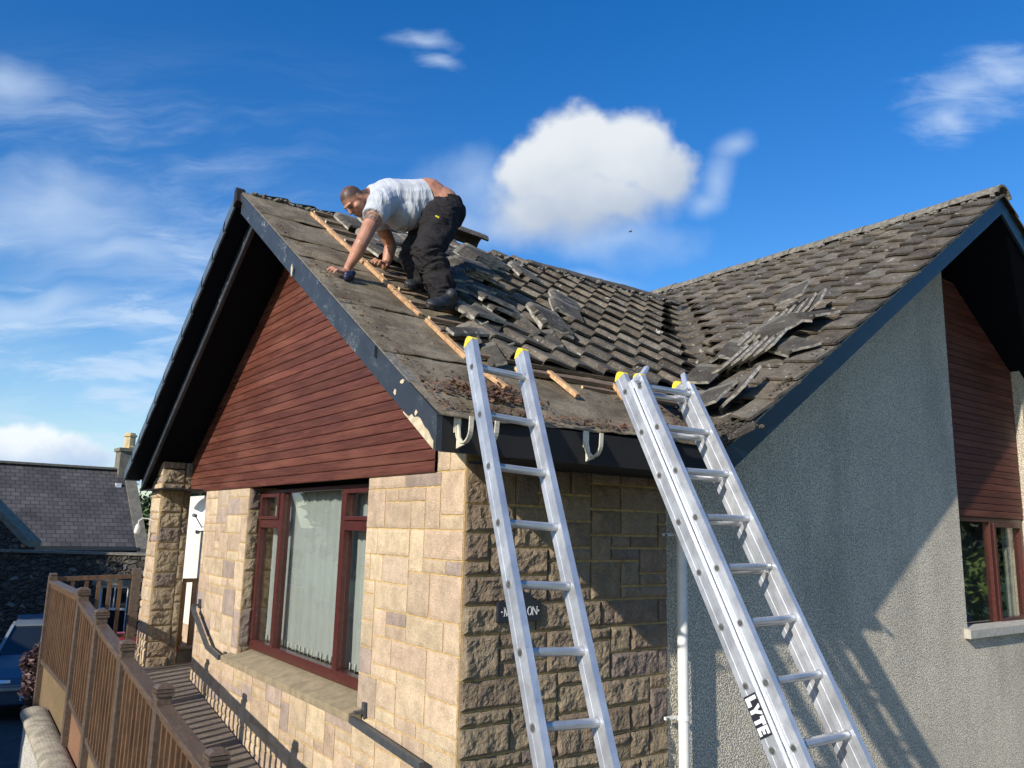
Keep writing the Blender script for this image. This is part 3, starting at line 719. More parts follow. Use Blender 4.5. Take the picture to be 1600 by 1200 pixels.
ul = MB(); ul.prism([(-.585, YR, ZR-.04), (-.585, 2*YR+E, H-.06), (-.585, 2*YR+E, H-.05), (-.585, YR, ZR-.03)], (.17, 0, 0)); ul.build('undercloak', M['soffit'], house)
ap = MB(); ap.prism([(-.612, YR-.02, ZR-.07), (-.612, YR+.06, ZR-.10), (-.612, YR+.055, ZR+.035), (-.612, YR+.02, ZR+.055), (-.612, YR-.01, ZR+.03)], (.07, 0, 0)); ap.build('ridge_end_cap', M['fascia'], house)
# fascia along the stripped eave, soffit under, return on the second gable
f = MB(); f.box((-G+.02, -E, .0), (XE, -E+.02, H-.004)); fo = f.build('fascia', M['fascia'], house)
f = MB(); f.box((.0, -E+.021, .012), (SX1, -.022, .022)); f.build('eaves_soffit', M['fascia'], house)
f = MB(); f.box((XE, -GB+.02, .0), (XE+.02, -E, H-.004)); f.build('fascia', M['fascia'], house)
f = MB(); f.box((-.41, 2*YR+E-.02, .0), (2, 2*YR+E, H-.01)); f.box((-.41, 4.95, -.012), (2, 2*YR+E, -.002)); f.build('fascia', M['fascia'], house)
# barge of second gable
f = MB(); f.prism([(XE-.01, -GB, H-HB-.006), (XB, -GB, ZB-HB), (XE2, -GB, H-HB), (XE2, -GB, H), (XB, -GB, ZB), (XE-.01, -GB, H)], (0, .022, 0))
f.build('bargeboard', M['bargeB'], house)['label'] = 'bargeboard of the right hand gable, its shade painted in as navy'
f = MB(); seg = 40; rr = random.Random(2)
for k in range(seg):
    xa = XE+.05+(XB-XE-.05)*k/seg; xb = XE+.05+(XB-XE-.05)*(k+1)/seg; w0 = .004*nz((xa*5, 0, 0), 1); w1 = .004*nz((xb*5, 0, 0), 1)
    za, zb_ = H+T*(xa-XE), H+T*(xb-XE)
    f.prism([(xa, -GB-.012, za+w0), (xb, -GB-.012, zb_+w1), (xb, -GB-.012, zb_+.010+w1), (xa, -GB-.012, za+.010+w0)], (0, .06, 0))
f.build('undercloak', M['edge'], house)
# felt: overlapping strips, wrinkled
laps = [-.62, -.045, .54, 1.24, 1.62, 2.13, 2.66]
for k in range(len(laps)-1):
    mb = MB(); y0 = laps[k]; y1 = laps[k+1]+.06 if k < len(laps)-2 else 2.64; nx, ny = 110, max(8, int((y1-y0)*42))
    def FP(i, j):
        x = -G-.02+(1.93 if y0 < .2 else 1.5)*i/nx; f_ = j/ny; y = y0+(y1-y0)*f_
        sag = .014*(math.sin((x+.5)*2.3)**2)
        yl = y+(.016*math.sin(x*3+k)+.01*nz((x*3, k*5, 0), 1))*(1-f_)
        edge = min(1, (x+G+.02)/.06)
        off = .010*nz((x*3.5, y*6, k), 1)+.005*nz((x*11, y*11, k), 1)-sag*.5
        off = off*edge+.010+(1-f_)**3*.007+.0015*k
        if y < -.45: off += .012*nz((x*7, y*5, 9), 1)
        return RA(x, min(yl, 2.655), max(.004, off))
    g = [[mb.vert(FP(i, j)) for i in range(nx+1)] for j in range(ny+1)]
    for j in range(ny):
        for i in range(nx): mb.face([g[j][i], g[j][i+1], g[j+1][i+1], g[j+1][i]])
    lowr = [mb.vert(Vector(mb.v[g[0][i]])-nA*.006) for i in range(nx+1)]
    for i in range(nx): mb.face([g[0][i+1], g[0][i], lowr[i], lowr[i+1]])
    mb.build('roofing_felt', M['felt'], house, smooth=True)
# battens and the new light timber along the rafter
GA = .225
def bat_y(k): return YR-.075-k*GA
for k in range(12):
    y = bat_y(k)
    b = MB(); xs = .012+.02*math.sin(k*2.1)
    b.beam(RA(xs, y-.02, .030), RA(1.9+.1*k*0, y-.02, .030), .034, .024, nA, 0, 1)
    b.build('batten', [M['batten'], M['batten_end']], house, bevel=.002)
cbn = [(2.50, 1.42), (1.40, .93), (.905, .56), (.49, .02)]
for (ya, yb) in cbn:
    b = MB(); b.beam(RA(-.022+.008*math.sin(ya*5), ya, .026), RA(-.018+.006*math.sin(yb*7), yb, .024), .034, .026, nA, 0, 0)
    b.v = [(x+.004*nz((y*14, i, 2), 1), y, z+.003*nz((y*11, i, 5), 1)) for i, (x, y, z) in enumerate(b.v)]
    b.build('rafter_batten', M['batten_new'], house, bevel=.003)
b = MB(); b.beam(RA(.28, -.04, .03), RA(1.5, -.055, .03), .045, .03, nA, 0, 1); b.build('batten', [M['batten'], M['batten_end']], house, bevel=.002)
b = MB(); b.beam(RA(.72, -.115, .022), RA(1.55, -.14, .022), .022, .02, nA, 0, 1); b.build('batten', [M['batten'], M['batten_end']], house, bevel=.002)

# ---- tiles
PROF = [(0, .001), (.02, .012), (.05, .026), (.09, .034), (.14, .036), (.25, .033), (.40, .027), (.55, .019), (.70, .011), (.85, .006), (1.0, .003)]
def add_tile(mb, tail, down, right, nrm, width=.245, length=.335, t0=.062, t1=.030, th=.019, r=None):
    """tail = left lower corner on the felt plane"""
    r = r or random
    rows = 4; j1, j2, j3 = r.uniform(-.003, .003), r.uniform(-.004, .004), r.uniform(-.004, .004)
    j4 = r.uniform(-.005, .005); mb.cur = (r.random(), r.random(), r.random()); ph = r.random()*40
    top = []
    for a in range(rows+1):
        f = a/rows; line = []
        for (s, h) in PROF:
            w = (s*(width+.012)); off = t0+(t1-t0)*f+h+j1+j2*(s-.5)*2
            dd = -(length*f)+j3+j4*(s-.5)
            if a == 0: dd += .004*nz((s*7, ph, 0), 1)+.003*nz((s*26, ph, 5), 1)+(.018*max(0, nz((s*5, ph, 11), 1)-.45))
            line.append(mb.vert(tail+right*w+down*dd+nrm*(off+.0015*nz((s*6, f*6, ph), 1))))
        top.append(line)
    for a in range(rows):
        for k in range(len(PROF)-1): mb.face([top[a][k], top[a][k+1], top[a+1][k+1], top[a+1][k]])
    bot = [mb.vert(Vector(mb.v[i])-nrm*th-down*.002) for i in top[0]]
    for k in range(len(PROF)-1): mb.face([top[0][k+1], top[0][k], bot[k], bot[k+1]])
    # side edge (left)
    sb = [mb.vert(Vector(mb.v[top[a][0]])-nrm*th) for a in range(rows+1)]
    for a in range(rows): mb.face([top[a][0], top[a+1][0], sb[a+1], sb[a]])
    sb = [mb.vert(Vector(mb.v[top[a][-1]])-nrm*th) for a in range(rows+1)]
    for a in range(rows): mb.face([top[a+1][-1], top[a][-1], sb[a], sb[a+1]])
ta = MB(); rr = random.Random(9)
TW = .245
def valleyx(y): return XE+(y+E)
startx = {0: 2.2, 1: 2.05, 2: 1.85, 3: 1.55, 4: 1.55, 5: 1.3, 6: 1.1, 7: .30, 8: .30}
startx = {0: 1.9, 1: 1.8, 2: 1.6, 3: 1.3, 4: 1.15, 5: 1.0, 6: .95, 7: .85, 8: .7, 9: .55, 10: .28, 11: .28}
for k in range(12):
    y = bat_y(k)-.0; yt = y-.03
    x = .30-.0
    while x < valleyx(yt)-.20:
        if x+TW*.5 > startx[k]:
            add_tile(ta, Vector((x, yt, H+T*(yt+E))), dA, Vector((1, 0, 0)), nA, r=rr)
        x += TW
# half tiles cut at the valley
for k in range(12):
    yt = bat_y(k)-.03; x = .30
    while x < valleyx(yt)-.20: x += TW
    w = valleyx(yt)-.12-x
    if w > .06: add_tile(ta, Vector((x, yt, H+T*(yt+E))), dA, Vector((1, 0, 0)), nA, width=w, r=rr)
ta.build('roof_tiles', M['tile'], house)['label'] = 'grey concrete tiles still laid beside the stripped patch'
tb = MB()
nrows = int((ZB-H)/T*KN/.345)+1; GBX = (XB-XE-.03)/17.
for k in range(17):
    x = XE-.035+k*GBX; ystart = -GB-.03; y = ystart
    yend = min(x-XE-E+.32, 99) if x < 4.5 else 8
    ymax = (x-XE)-E-.15 if x < XE+YR+E else 8.2
    # tiles go from valley side (left as seen) to the verge: right = -Y, so start at high Y
    yy = ystart
    while yy < ymax:
        w = min(TW, ymax-yy)
        if w > .07: add_tile(tb, Vector((x, yy+w, H+T*(x-XE))), dB, Vector((0, -1, 0)), nB, width=w, r=rr)
        yy += TW
tb.build('roof_tiles', M['tile'], house)['label'] = 'wavy concrete tiles on the right hand roof slope'
# plain coverings of the far slopes
tc = MB(); nL = Vector((0, T, 1))/KN; dL = Vector((0, 1, -T))/KN; nR = Vector((T, 0, 1))/KN; dR = Vector((1, 0, -T))/KN
for k in range(15):
    yt = YR+.26+k*GA
    if yt > 2*YR+E+.06: break
    x = -.40
    while x < 1.4:
        add_tile(tc, Vector((x+TW, yt, ZR-T*(yt-YR))), dL, Vector((-1, 0, 0)), nL, r=rr); x += TW
tc.build('roof_tiles', M['tile'], house)['label'] = 'tiles on the far slope of the left roof'; tc = MB()
for k in range(17):
    xt = XB+.26+k*GA; y = -GB-.03
    while y < 2.2:
        add_tile(tc, Vector((xt, y, ZB-T*(xt-XB))), dR, Vector((0, 1, 0)), nR, r=rr); y += TW
tc.build('roof_tiles', M['tile'], house)['label'] = 'tiles on the far slope of the right roof'
# ridges
def ridge_tile(mb, a, b, r0=.125, seed=0, drop=0.):
    a = Vector(a); b = Vector(b); d = (b-a).normalized(); sd = d.cross(Vector((0, 0, 1))).normalized(); rings = []
    n = 10; ns = 6
    for q in range(ns+1):
        p = a.lerp(b, q/ns); rr_ = r0*(1.04 if q == 0 else 1)
        ring = []
        for lay, rad in ((0, rr_), (1, rr_-.022)):
            for j in range(n+1):
                an = math.pi*(j/n)*.86+math.pi*.07; jit = .004*nz((j*.9, q*1.3, seed), 1)
                ring.append(mb.vert(p+sd*math.cos(an)*(rad+jit)*1.12+Vector((0, 0, 1))*(math.sin(an)*(rad+jit)-rr_*.52+drop)))
        rings.append(ring)
    m = n+1
    for q in range(ns):
        for j in range(n):
            mb.face([rings[q][j], rings[q][j+1], rings[q+1][j+1], rings[q+1][j]])
            mb.face([rings[q][m+j+1], rings[q][m+j], rings[q+1][m+j], rings[q+1][m+j+1]])
    for q in (0, ns):
        for j in range(n): mb.face([rings[q][j], rings[q][m+j], rings[q][m+j+1], rings[q][j+1]])
x = .56; k = 0
while x < 4.4:
    rg = MB(); L = .44
    if not (1.25 < x < 1.9):
        ridge_tile(rg, (x, YR, ZR+.04+.006*math.sin(k*3)), (x+L, YR, ZR+.04+.006*math.cos(k*2)), .115, k); rg.build('ridge_tile', M['ridge_dark'], house)
    x += L+.006; k += 1
y = -GB-.04; k = 0
while y < 8.2:
    rg = MB(); ridge_tile(rg, (XB, y, ZB+.05+.006*math.sin(k*3)), (XB, y+.44, ZB+.05+.006*math.cos(k*2)), .13, k+20); y += .447; k += 1
    rg.build('ridge_tile', M['ridge'], house)
def rubbly(mb, p, size, seed, fl=1.):
    bm = bmesh.new(); bmesh.ops.create_icosphere(bm, subdivisions=1, radius=1)
    mb.cur = (random.random(),)*3; base = len(mb.v)
    for v in bm.verts:
        n_ = 1+.45*nz(v.co*1.3, 1, seed); q = v.co*n_; mb.vert(Vector(p)+Vector((q.x*size, q.y*size, q.z*size*fl)))
    for f_ in bm.faces: mb.face([base+v.index for v in f_.verts])
    bm.free()
# old mortar line left along the stripped ridge and under the ridges
bd = MB(); rr = random.Random(31)
for k in range(170):
    x = rr.uniform(-.50, .60); rubbly(bd, (x, YR+rr.uniform(-.06, .02), ZR+.0+rr.uniform(-.008, .022)), rr.uniform(.008, .024), k, .7)
for k in range(90):
    x = rr.uniform(.5, 4.4); rubbly(bd, RA(x, YR-.13+rr.uniform(-.02, .02), .07+rr.uniform(-.01, .02)), rr.uniform(.012, .03), k, .7)
for k in range(160):
    y = rr.uniform(-.75, 5.); rubbly(bd, RB(XB-.15+rr.uniform(-.02, .02), y, .07+rr.uniform(-.01, .02)), rr.uniform(.012, .035), k+300, .7)
tag(bd.build('mortar_bedding', M['bedding'], house), kind='stuff')
# verge mortar & moss at the foot of the right roof, valley
ms = MB()
for k in range(260):
    t_ = rr.random()**2; x = XE-.02+t_*1.2; y = -GB+rr.uniform(-.02, .05)
    rubbly(ms, RB(x, y, .035+rr.uniform(-.02, .03)), rr.uniform(.005, .014), k, .6)
for k in range(420):
    y = -E+rr.random()**2*.22; x = rr.uniform(XE-.12, XE+.20); rubbly(ms, RB(max(x, XE-.05), -GB+rr.random()*.45, .03+rr.uniform(-.02, .03)), rr.uniform(.006, .017), k+77, .6)
for k in range(500):
    s_ = rr.random(); x = XE+s_*(YR+E); y = -E+s_*(YR+E)
    side = rr.choice((-1, 1))*rr.uniform(.10, .18)
    rubbly(ms, (x+side, y-side, H+T*(y+E)+.06+abs(side)*.35), rr.uniform(.008, .02), k+700, .6)
tag(ms.build('moss', M['moss'], house), 'brown moss and dirt along the valley and verge', kind='stuff')
# valley trough tiles
vt = MB(); NVt = 15
for k in range(NVt):
    s0 = k/NVt; s1 = (k+1.25)/NVt; vt.cur = (rr.random()*.8, .5, .5)
    g = []
    for s_, lift in ((s0, .055), (s1, .025)):
        cx = XE+s_*(YR+E); cy = -E+s_*(YR+E); cz = H+T*(cy+E); row = []
        for j in range(9):
            w = (j/8-.5)*2*.20; sd = Vector((1, -1, 0))*w*.72; bow = .030*(abs(w)/.20)**2
            if k % 1 == 0 and s_ == s0: ddn = .03*(1-(abs(w)/.20)**2)
            else: ddn = 0
            row.append(vt.vert(Vector((cx-ddn, cy-ddn, cz+lift+bow+abs(w)*.30))+sd))
        g.append(row)
    for j in range(8): vt.face([g[0][j], g[0][j+1], g[1][j+1], g[1][j]])
    low = [vt.vert(Vector(vt.v[i])-Vector((0, 0, .03))) for i in g[0]]
    for j in range(8): vt.face([g[0][j+1], g[0][j], low[j], low[j+1]])
vt.build('valley_tiles', M['tile'], house)
ld = MB(); ld.box((4.30, 2.28, 2.13), (4.62, 2.62, 2.20)); ld.v = [(x, y, z+(x-4.3)*.3) for x, y, z in ld.v]; ld.build('lead_flashing', M['lead'], house)

# ---- gutter brackets
def bracket(x, rot=0., z=.125):
    b = MB(); w = .022; pts = []
    for k in range(13):
        a = math.pi*(1.0+k/12.0); pts.append((-E-.062+.052*math.cos(a)*-1, z-.005+.058*math.sin(a)))
    pts = [(-E-.006, z+.06)]+[(-E-.010, z+.0)]+[(-E-.062-.052*math.cos(math.pi*k/12)*-1, z-.01-.056*math.sin(math.pi*k/12)) for k in range(13)]+[(-E-.118, z+.045)]
    th = .007
    for (y0, z0), (y1, z1) in zip(pts, pts[1:]):
        d = Vector((0, y1-y0, z1-z0)); n_ = Vector((0, -d.z, d.y)).normalized()*th
        A = [(x-w/2, y0, z0), (x-w/2, y1, z1), (x-w/2, y1+n_.y, z1+n_.z), (x-w/2, y0+n_.y, z0+n_.z)]
        b.prism(A, (w, 0, 0))
    # gusset wedge below the arm
    b.prism([(x-.004, -E-.006, z+.03), (x-.004, -E-.006, z-.092), (x-.004, -E-.07, z-.078), (x-.004, -E-.034, z-.045), (x-.004, -E-.022, z+.0)], (.008, 0, 0))
    b.box((x-.018, -E-.007, z-.02), (x+.018, -E-.001, z+.065))
    o = b.build('gutter_bracket', M['cream'], house)
for x, z in ((-.455, .110), (-.315, .118), (.325, .105)): bracket(x, 0, z)
# downpipe
dp = MB(); dp.tube([(1.618, -.085, .01), (1.618, -.085, BASE)], .034, 20)
dpo = dp.build('downpipe', M['white'], house, smooth=False)
for z in (-.345, -1.465):
    c = MB(); c.tube([(1.618, -.085, z-.012), (1.618, -.085, z+.012)], .040, 20); c.box((1.50, -.045, z-.008), (1.60, -.030, z+.010)); c.build('pipe_clip', M['white'], dpo)
    c = MB(); c.tube([(1.515, -.058, z), (1.515, -.028, z)], .006, 8); c.build('screw', M['dark'], dpo)
root_at(house, (2.5, 3, BASE))

# ---- pillar and porch
PX, PY = -.235, 5.30
pil = empty('stone_pillar')
tag(pil, 'rough stone porch pillar under the left eave', 'pillar')
pm = MB(); pz0, pz1 = -1.95, .06; Xp, Yp = -.305, 5.46; WXp, WYp = .295, .42
bl = stone_layout(WXp, pz1-pz0+.2, WXp/4, .0775, lambda u, v: True, random.Random(3), maxw=3)
stone_face(pm, bl, (Xp, Yp, pz0), (1, 0, 0), (0, 0, 1), (0, -1, 0), .014, .017, .02, seed=15, freq=12)
a = pm.build('rough_shaded_face', M['rock'], pil)
pm = MB(); bl = stone_layout(WYp, pz1-pz0+.2, WYp/4, .0775, lambda u, v: True, random.Random(6), maxw=3)
stone_face(pm, bl, (Xp, Yp, pz0), (0, 1, 0), (0, 0, 1), (-1, 0, 0), .02, .008, .014, seed=16)
pm.build('side_face', M['stone'], pil)
pm = MB(); pm.box((Xp, Yp, pz0-.8), (Xp+WXp, Yp+WYp, .15)); pm.build('core', M['mortar'], pil)
root_at(pil, (Xp+.15, Yp+.2, -1.9))
pw = MB(); pw.box((.30, 4.885, BASE), (.32, 7.6, -.03)); pw2 = pw.build('porch_wall', M['wallwhite'], None)
tag(pw2, 'cream painted porch wall between the pillar and the stone wall', 'wall')
pw = MB(); pw.box((.285, 4.885, BASE), (.298, 7.2, -1.50)); q_ = pw.build('porch_plinth', M['stone'], None); q_.parent = pw2
# satellite dish, security camera, wall lamp
ds = empty('satellite_dish'); tag(ds, 'round white satellite dish half hidden by the stone wall', 'satellite dish')
d = MB(); cdsh = Vector((.06, 5.02, -.26)); nd = Vector((-.82, -.52, .22)).normalized(); a1_ = nd.cross(Vector((0, 0, 1))).normalized(); a2_ = nd.cross(a1_)
rings = []
for q in range(7):
    r_ = .165*q/6; rings.append([d.vert(cdsh+(a1_*math.cos(2*math.pi*j/28)+a2_*math.sin(2*math.pi*j/28)*1.08)*r_+nd*(.045*(q/6)**2)) for j in range(28)])
for q in range(6):
    for j in range(28): d.face([rings[q][j], rings[q][(j+1) % 28], rings[q+1][(j+1) % 28], rings[q+1][j]])
d.build('dish', M['white'], ds, smooth=True, fix=False)
d = MB(); d.tube([cdsh-nd*.01, (.29, 5.1, -.26)], .012, 8); d.build('mount', M['steel'], ds)
d = MB(); d.tube([cdsh+a2_*.16, cdsh+nd*.16+a2_*.05], .006, 6); d.tube([cdsh+nd*.15+a2_*.05, cdsh+nd*.19+a2_*.05], .018, 10); d.build('arm', M['steel'], ds)
root_at(ds, (.3, 5.1, -.26))
sc_ = empty('security_camera'); tag(sc_, 'small grey security camera with looped cable on the porch wall', 'security camera')
d = MB(); d.tube([(.20, 5.70, -.40), (.10, 5.46, -.44)], .026, 12); d.build('camera_body', M['steel'], sc_)
d = MB(); d.tube([(.29, 5.55, -.33), (.22, 5.58, -.36), (.17, 5.6, -.41)], .010, 8); d.build('bracket', M['steel'], sc_)
d = MB(); pts = [(.20+.05*math.sin(a*.9), 5.62-.11*a/3+.0, -.43-.09*math.sin(a)) for a in [i*.26 for i in range(12)]]+[(.295, 5.28, -.46), (.295, 5.24, -.7)]; d.tube(pts, .005, 6); d.build('cable', M['black'], sc_)
root_at(sc_, (.3, 5.55, -.33))
wl = empty('wall_lamp'); tag(wl, 'small white bulkhead lamp on a curved arm left of the pillar', 'lamp')
d = MB(); d.tube([(-.30, 5.68, -.34), (-.36, 5.70, -.315), (-.42, 5.70, -.31), (-.455, 5.70, -.34), (-.46, 5.70, -.38)], .007, 8); d.build('arm', M['white'], wl)
d = MB(); d.tube([(-.46, 5.70, -.37), (-.46, 5.70, -.40), (-.465, 5.70, -.46), (-.465, 5.70, -.48)], [.012, .026, .030, .012], 12); d.build('lamp_head', M['white'], wl, smooth=True)
root_at(wl, (-.3, 5.68, -.34))
# handrail on the stone wall
hr = empty('wall_handrail'); tag(hr, 'dark grey metal handrail fixed to the stone gable wall', 'handrail')
d = MB(); d.beam((-.085, 4.72, -1.16), (-.085, 4.13, -1.455), .03, .045); d.build('rail', M['steel'], hr, bevel=.004)
d = MB(); d.beam((-.085, 4.14, -1.455), (-.085, 3.74, -1.50), .03, .045); d.build('rail', M['steel'], hr, bevel=.004)
d = MB(); d.beam((-.085, 1.06, -1.505), (-.085, .20, -1.575), .03, .045); d.build('rail', M['steel'], hr, bevel=.004)
for (y, z) in ((4.72, -1.14), (3.80, -1.52), (1.03, -1.46)):
    d = MB(); d.beam((-.085, y, z), (.0, y, z+.0), .03, .02); d.box((-.03, y-.018, z-.03), (-.012, y+.018, z+.055)); d.build('rail_bracket', M['steel'], hr)
root_at(hr, (0, 2.5, -1.5))
# house name plate
sg = empty('house_sign'); tag(sg, 'black arched house name plate with white letters behind the left ladder', 'sign')
SX0, SX1_, SZ0, SZ1 = .205, .497, -.835, -.725
d = MB(); pts = [(SX0, -.045, SZ0), (SX1_, -.045, SZ0), (SX1_, -.045, SZ1), (SX1_-.045, -.045, SZ1)]
for k in range(13):
    a = math.pi*k/12; pts.append((.351+.10*math.cos(a), -.045, SZ1+.055*math.sin(a)))
pts += [(SX0+.045, -.045, SZ1), (SX0, -.045, SZ1)]
d.prism(pts, (0, .018, 0)); d.build('plate', M['sticker_black'], sg, bevel=.003)
def strokes(name, segs, parent, P, U, V, N, w, mat_, th=.0015):
    mb = MB(); P, U, V, N = map(Vector, (P, U, V, N))
    for (x0, y0, x1, y1, ww) in segs:
        a = P+U*x0+V*y0; b = P+U*x1+V*y1; dd = (b-a).normalized(); s_ = dd.cross(N).normalized()*ww/2
        mb.prism([a-s_, a+s_, b+s_, b-s_], N*th)
    return mb.build(name, mat_, parent)
hh = .044
def letter(ch, x):
    w = .034
    S = {'M': [(0, 0, 0, hh, .003), (0, hh, w/2, 0, .006), (w/2, 0, w, hh, .003), (w, hh, w, 0, .006), (-.006, 0, .006, 0, .002), (w-.006, 0, w+.006, 0, .002), (-.006, hh, .004, hh, .002), (w-.004, hh, w+.006, hh, .002)],
         'N': [(0, 0, 0, hh, .003), (0, hh, w-.004, 0, .006), (w-.004, 0, w-.004, hh, .003), (-.006, 0, .006, 0, .002), (-.006, hh, .004, hh, .002), (w-.010, hh, w+.002, hh, .002)],
         'O': [(.015+.014*math.cos(a), hh/2+hh/2*math.sin(a), .015+.014*math.cos(a+.42), hh/2+hh/2*math.sin(a+.42), .0045) for a in [i*math.pi/8 for i in range(16)]],
         '.': [(0, hh/2-.004, 0, hh/2+.004, .008)]}[ch]
    return [(a+x, b, c_+x, e, f_) for (a, b, c_, e, f_) in S]
segs = letter('.', .232)+letter('M', .249)+letter('O', .407)+letter('N', .443)+letter('.', .484)
strokes('lettering', segs, sg, (0, -.0455, -.800), (1, 0, 0), (0, 0, 1), (0, -1, 0), 1, M['sticker_white'])
segs = [(.351, .088, .351, .112, .012), (.340, .090, .362, .090, .004)]
strokes('emblem', segs, sg, (0, -.0455, -.800), (1, 0, 0), (0, 0, 1), (0, -1, 0), 1, M['dark'])
root_at(sg, (.35, -.03, -.78))

# ---------------------------------------------------------------- ramp, deck and railing
DZ = -1.81
def floor_z(y): return DZ if y > 5.15 else DZ-.15*(5.15-y)
deck = empty('ramp_deck'); tag(deck, 'grey brown boarded ramp running down beside the stone wall', 'ramp')
y = 7.22; k = 0
while y > -.3:
    b = MB(); ya, yb_ = y-.092, y
    za, zb_ = floor_z(ya), floor_z(yb_)
    x1 = -.025 if (y < 4.95) else .28
    b.prism([(-.97, ya, za), (-.97, yb_, zb_), (-.97, yb_, zb_-.025), (-.97, ya, za-.025)], (x1+.97, 0, 0))
    b.build('deck_board', M['deck'], deck); y -= .098
b = MB(); b.box((-.95, -.3, -2.85), (-.90, 7.2, -2.70)); b.box((-.95, -.3, -2.85), (-.05, -.25, -2.65)); b.build('bearer', M['fence'], deck)
b = MB(); b.box((.045, 5.62, DZ), (.285, 5.64, DZ+.135)); b.build('step_riser', M['skew'], deck)
b = MB(); b.box((.04, 5.58, DZ+.1355), (.285, 5.80, DZ+.165)); b.build('step_board', M['deck'], deck)
root_at(deck, (-.5, 3, -2.7))
rail = empty('ramp_railing'); tag(rail, 'brown wooden balustrade with square balusters along the outer edge of the ramp', 'railing')
def rz(y): return -1.035 if y > 5.06 else -1.085-.112*(5.05-y)
def bz(y): return -1.93 if y > 5.06 else -1.985-.135*(5.05-y)
posts = [7.17, 5.05, 4.06, 2.96, 1.82, .67, -.48]
rr = random.Random(5)
for i, y in enumerate(posts):
    b = MB(); zt_ = rz(y-.02)+.045; b.box((-1.055, y-.045, bz(y)-.42 if i else -2.6), (-.965, y+.045, zt_)); p = b.build('post', M['fence_rail'], rail, bevel=.004)
    if i == 0:
        b = MB(); b.box((-1.05, y-.04, zt_), (-.97, y+.04, zt_+.03)); b.build('cap', M['fence_rail'], p, bevel=.01); continue
    b = MB(); z = zt_
    b.box((-1.065, y-.055, z), (-.955, y+.055, z+.016)); b.box((-1.050, y-.040, z+.016), (-.970, y+.040, z+.022)); b.box((-1.065, y-.055, z+.022), (-.955, y+.055, z+.038))
    b.box((-1.050, y-.040, z+.038), (-.970, y+.040, z+.044))
    n0 = len(b.v); zz = z+.044
    P = [(-1.063, y-.053, zz), (-.957, y-.053, zz), (-.957, y+.053, zz), (-1.063, y+.053, zz), (-1.053, y-.043, zz+.014), (-.967, y-.043, zz+.014), (-.967, y+.043, zz+.014), (-1.053, y+.043, zz+.014), (-1.035, y-.025, zz+.024), (-.985, y-.025, zz+.024), (-.985, y+.025, zz+.024), (-1.035, y+.025, zz+.024)]
    I = [b.vert(q) for q in P]
    b.face([I[3], I[2], I[1], I[0]]); b.face(I[8:12])
    for s in (0, 4):
        for j in range(4): b.face([I[s+j], I[s+(j+1) % 4], I[s+4+(j+1) % 4], I[s+4+j]])
    b.build('cap', M['fence_rail'], p, fix=True)
for ya, yb_ in zip(posts, posts[1:]):
    b = MB(); b.beam((-1.01, ya-.046, rz(ya-.05)-.02), (-1.01, yb_+.046, rz(yb_+.02)-.02), .095, .034); b.build('top_rail', M['fence_rail'], rail, bevel=.005)
    b = MB(); b.beam((-1.01, ya-.046, rz(ya-.05)-.0605), (-1.01, yb_+.046, rz(yb_+.02)-.0605), .04, .045); b.build('under_rail', M['fence'], rail)
    b = MB(); b.beam((-1.01, ya-.046, bz(ya-.05)), (-1.01, yb_+.046, bz(yb_+.02)), .055, .045); b.build('bottom_rail', M['fence_rail'], rail)
    n = int(round((ya-yb_-.09)/.112)); 
    for j in range(n):
        y = ya-.045-(ya-yb_-.09)*(j+.5)/n
        b = MB(); w = .0165; b.box((-1.01-w, y-w, bz(y)+.02), (-1.01+w, y+w, rz(y)-.075)); b.build('baluster', M['fence'], rail)
root_at(rail, (-1.01, 3, -2.6))
pnl = empty('ramp_side_panels'); tag(pnl, 'olive and rusty brown sheet panels closing the side of the ramp', 'panels')
for i, (ya, yb_) in enumerate(zip(posts, posts[1:])):
    b = MB(); b.prism([(-1.0, ya-.046, bz(ya-.05)-.023), (-1.0, yb_+.046, bz(yb_+.02)-.023), (-1.0, yb_+.046, -3.3), (-1.0, ya-.046, -3.3)], (.012, 0, 0))
    b.build('panel', M['panel2'] if i in (1,) else M['panel'], pnl)
root_at(pnl, (-1.0, 3, -3.3))
fr_ = empty('landing_railing'); tag(fr_, 'brown balustrade across the far end of the landing with one thick leaning post', 'railing')
b = MB(); b.beam((-.97, 7.19, -1.03), (.28, 7.19, -.995), .05, .05); b.build('top_rail', M['fence'], fr_)
b = MB(); b.beam((-.97, 7.19, -1.70), (.28, 7.19, -1.70), .04, .04); b.build('bottom_rail', M['fence'], fr_)
b = MB(); b.box((-.16, 7.14, -1.75), (-.06, 7.24, -.915)); p = b.build('post', M['fence_rail'], fr_, bevel=.006)
for x in (-.80, -.65, -.52, -.40, -.28, .06, .18):
    b = MB(); b.box((x-.02, 7.17, -1.68), (x+.02, 7.21, -1.055)); b.build('baluster', M['fence'], fr_)
root_at(fr_, (-.3, 7.19, -1.75))
gt = empty('porch_rail'); tag(gt, 'short brown rail with two uprights between the pillar and the porch wall', 'railing')
b = MB(); b.beam((.05, 5.66, -.965), (.29, 5.66, -.965), .045, .04); b.build('top_rail', M['fence'], gt)
for x in (.062, .175):
    b = MB(); b.box((x-.022, 5.64, DZ+.165), (x+.022, 5.68, -.985)); b.build('baluster', M['fence'], gt)
root_at(gt, (.15, 5.66, DZ+.16))
rd = MB(); rd.box((.05, 6.35, DZ), (.25, 6.55, DZ+.19)); tag(rd.build('storage_box', M['red'], bevel=.02), 'small red plastic box on the landing behind the pillar', 'box')
rd = MB(); rd.box((-.26, 8.2, -2.3), (.25, 8.6, -1.83)); tag(rd.build('planter', M['red'], bevel=.02), 'faded red tub beyond the landing railing', 'tub')

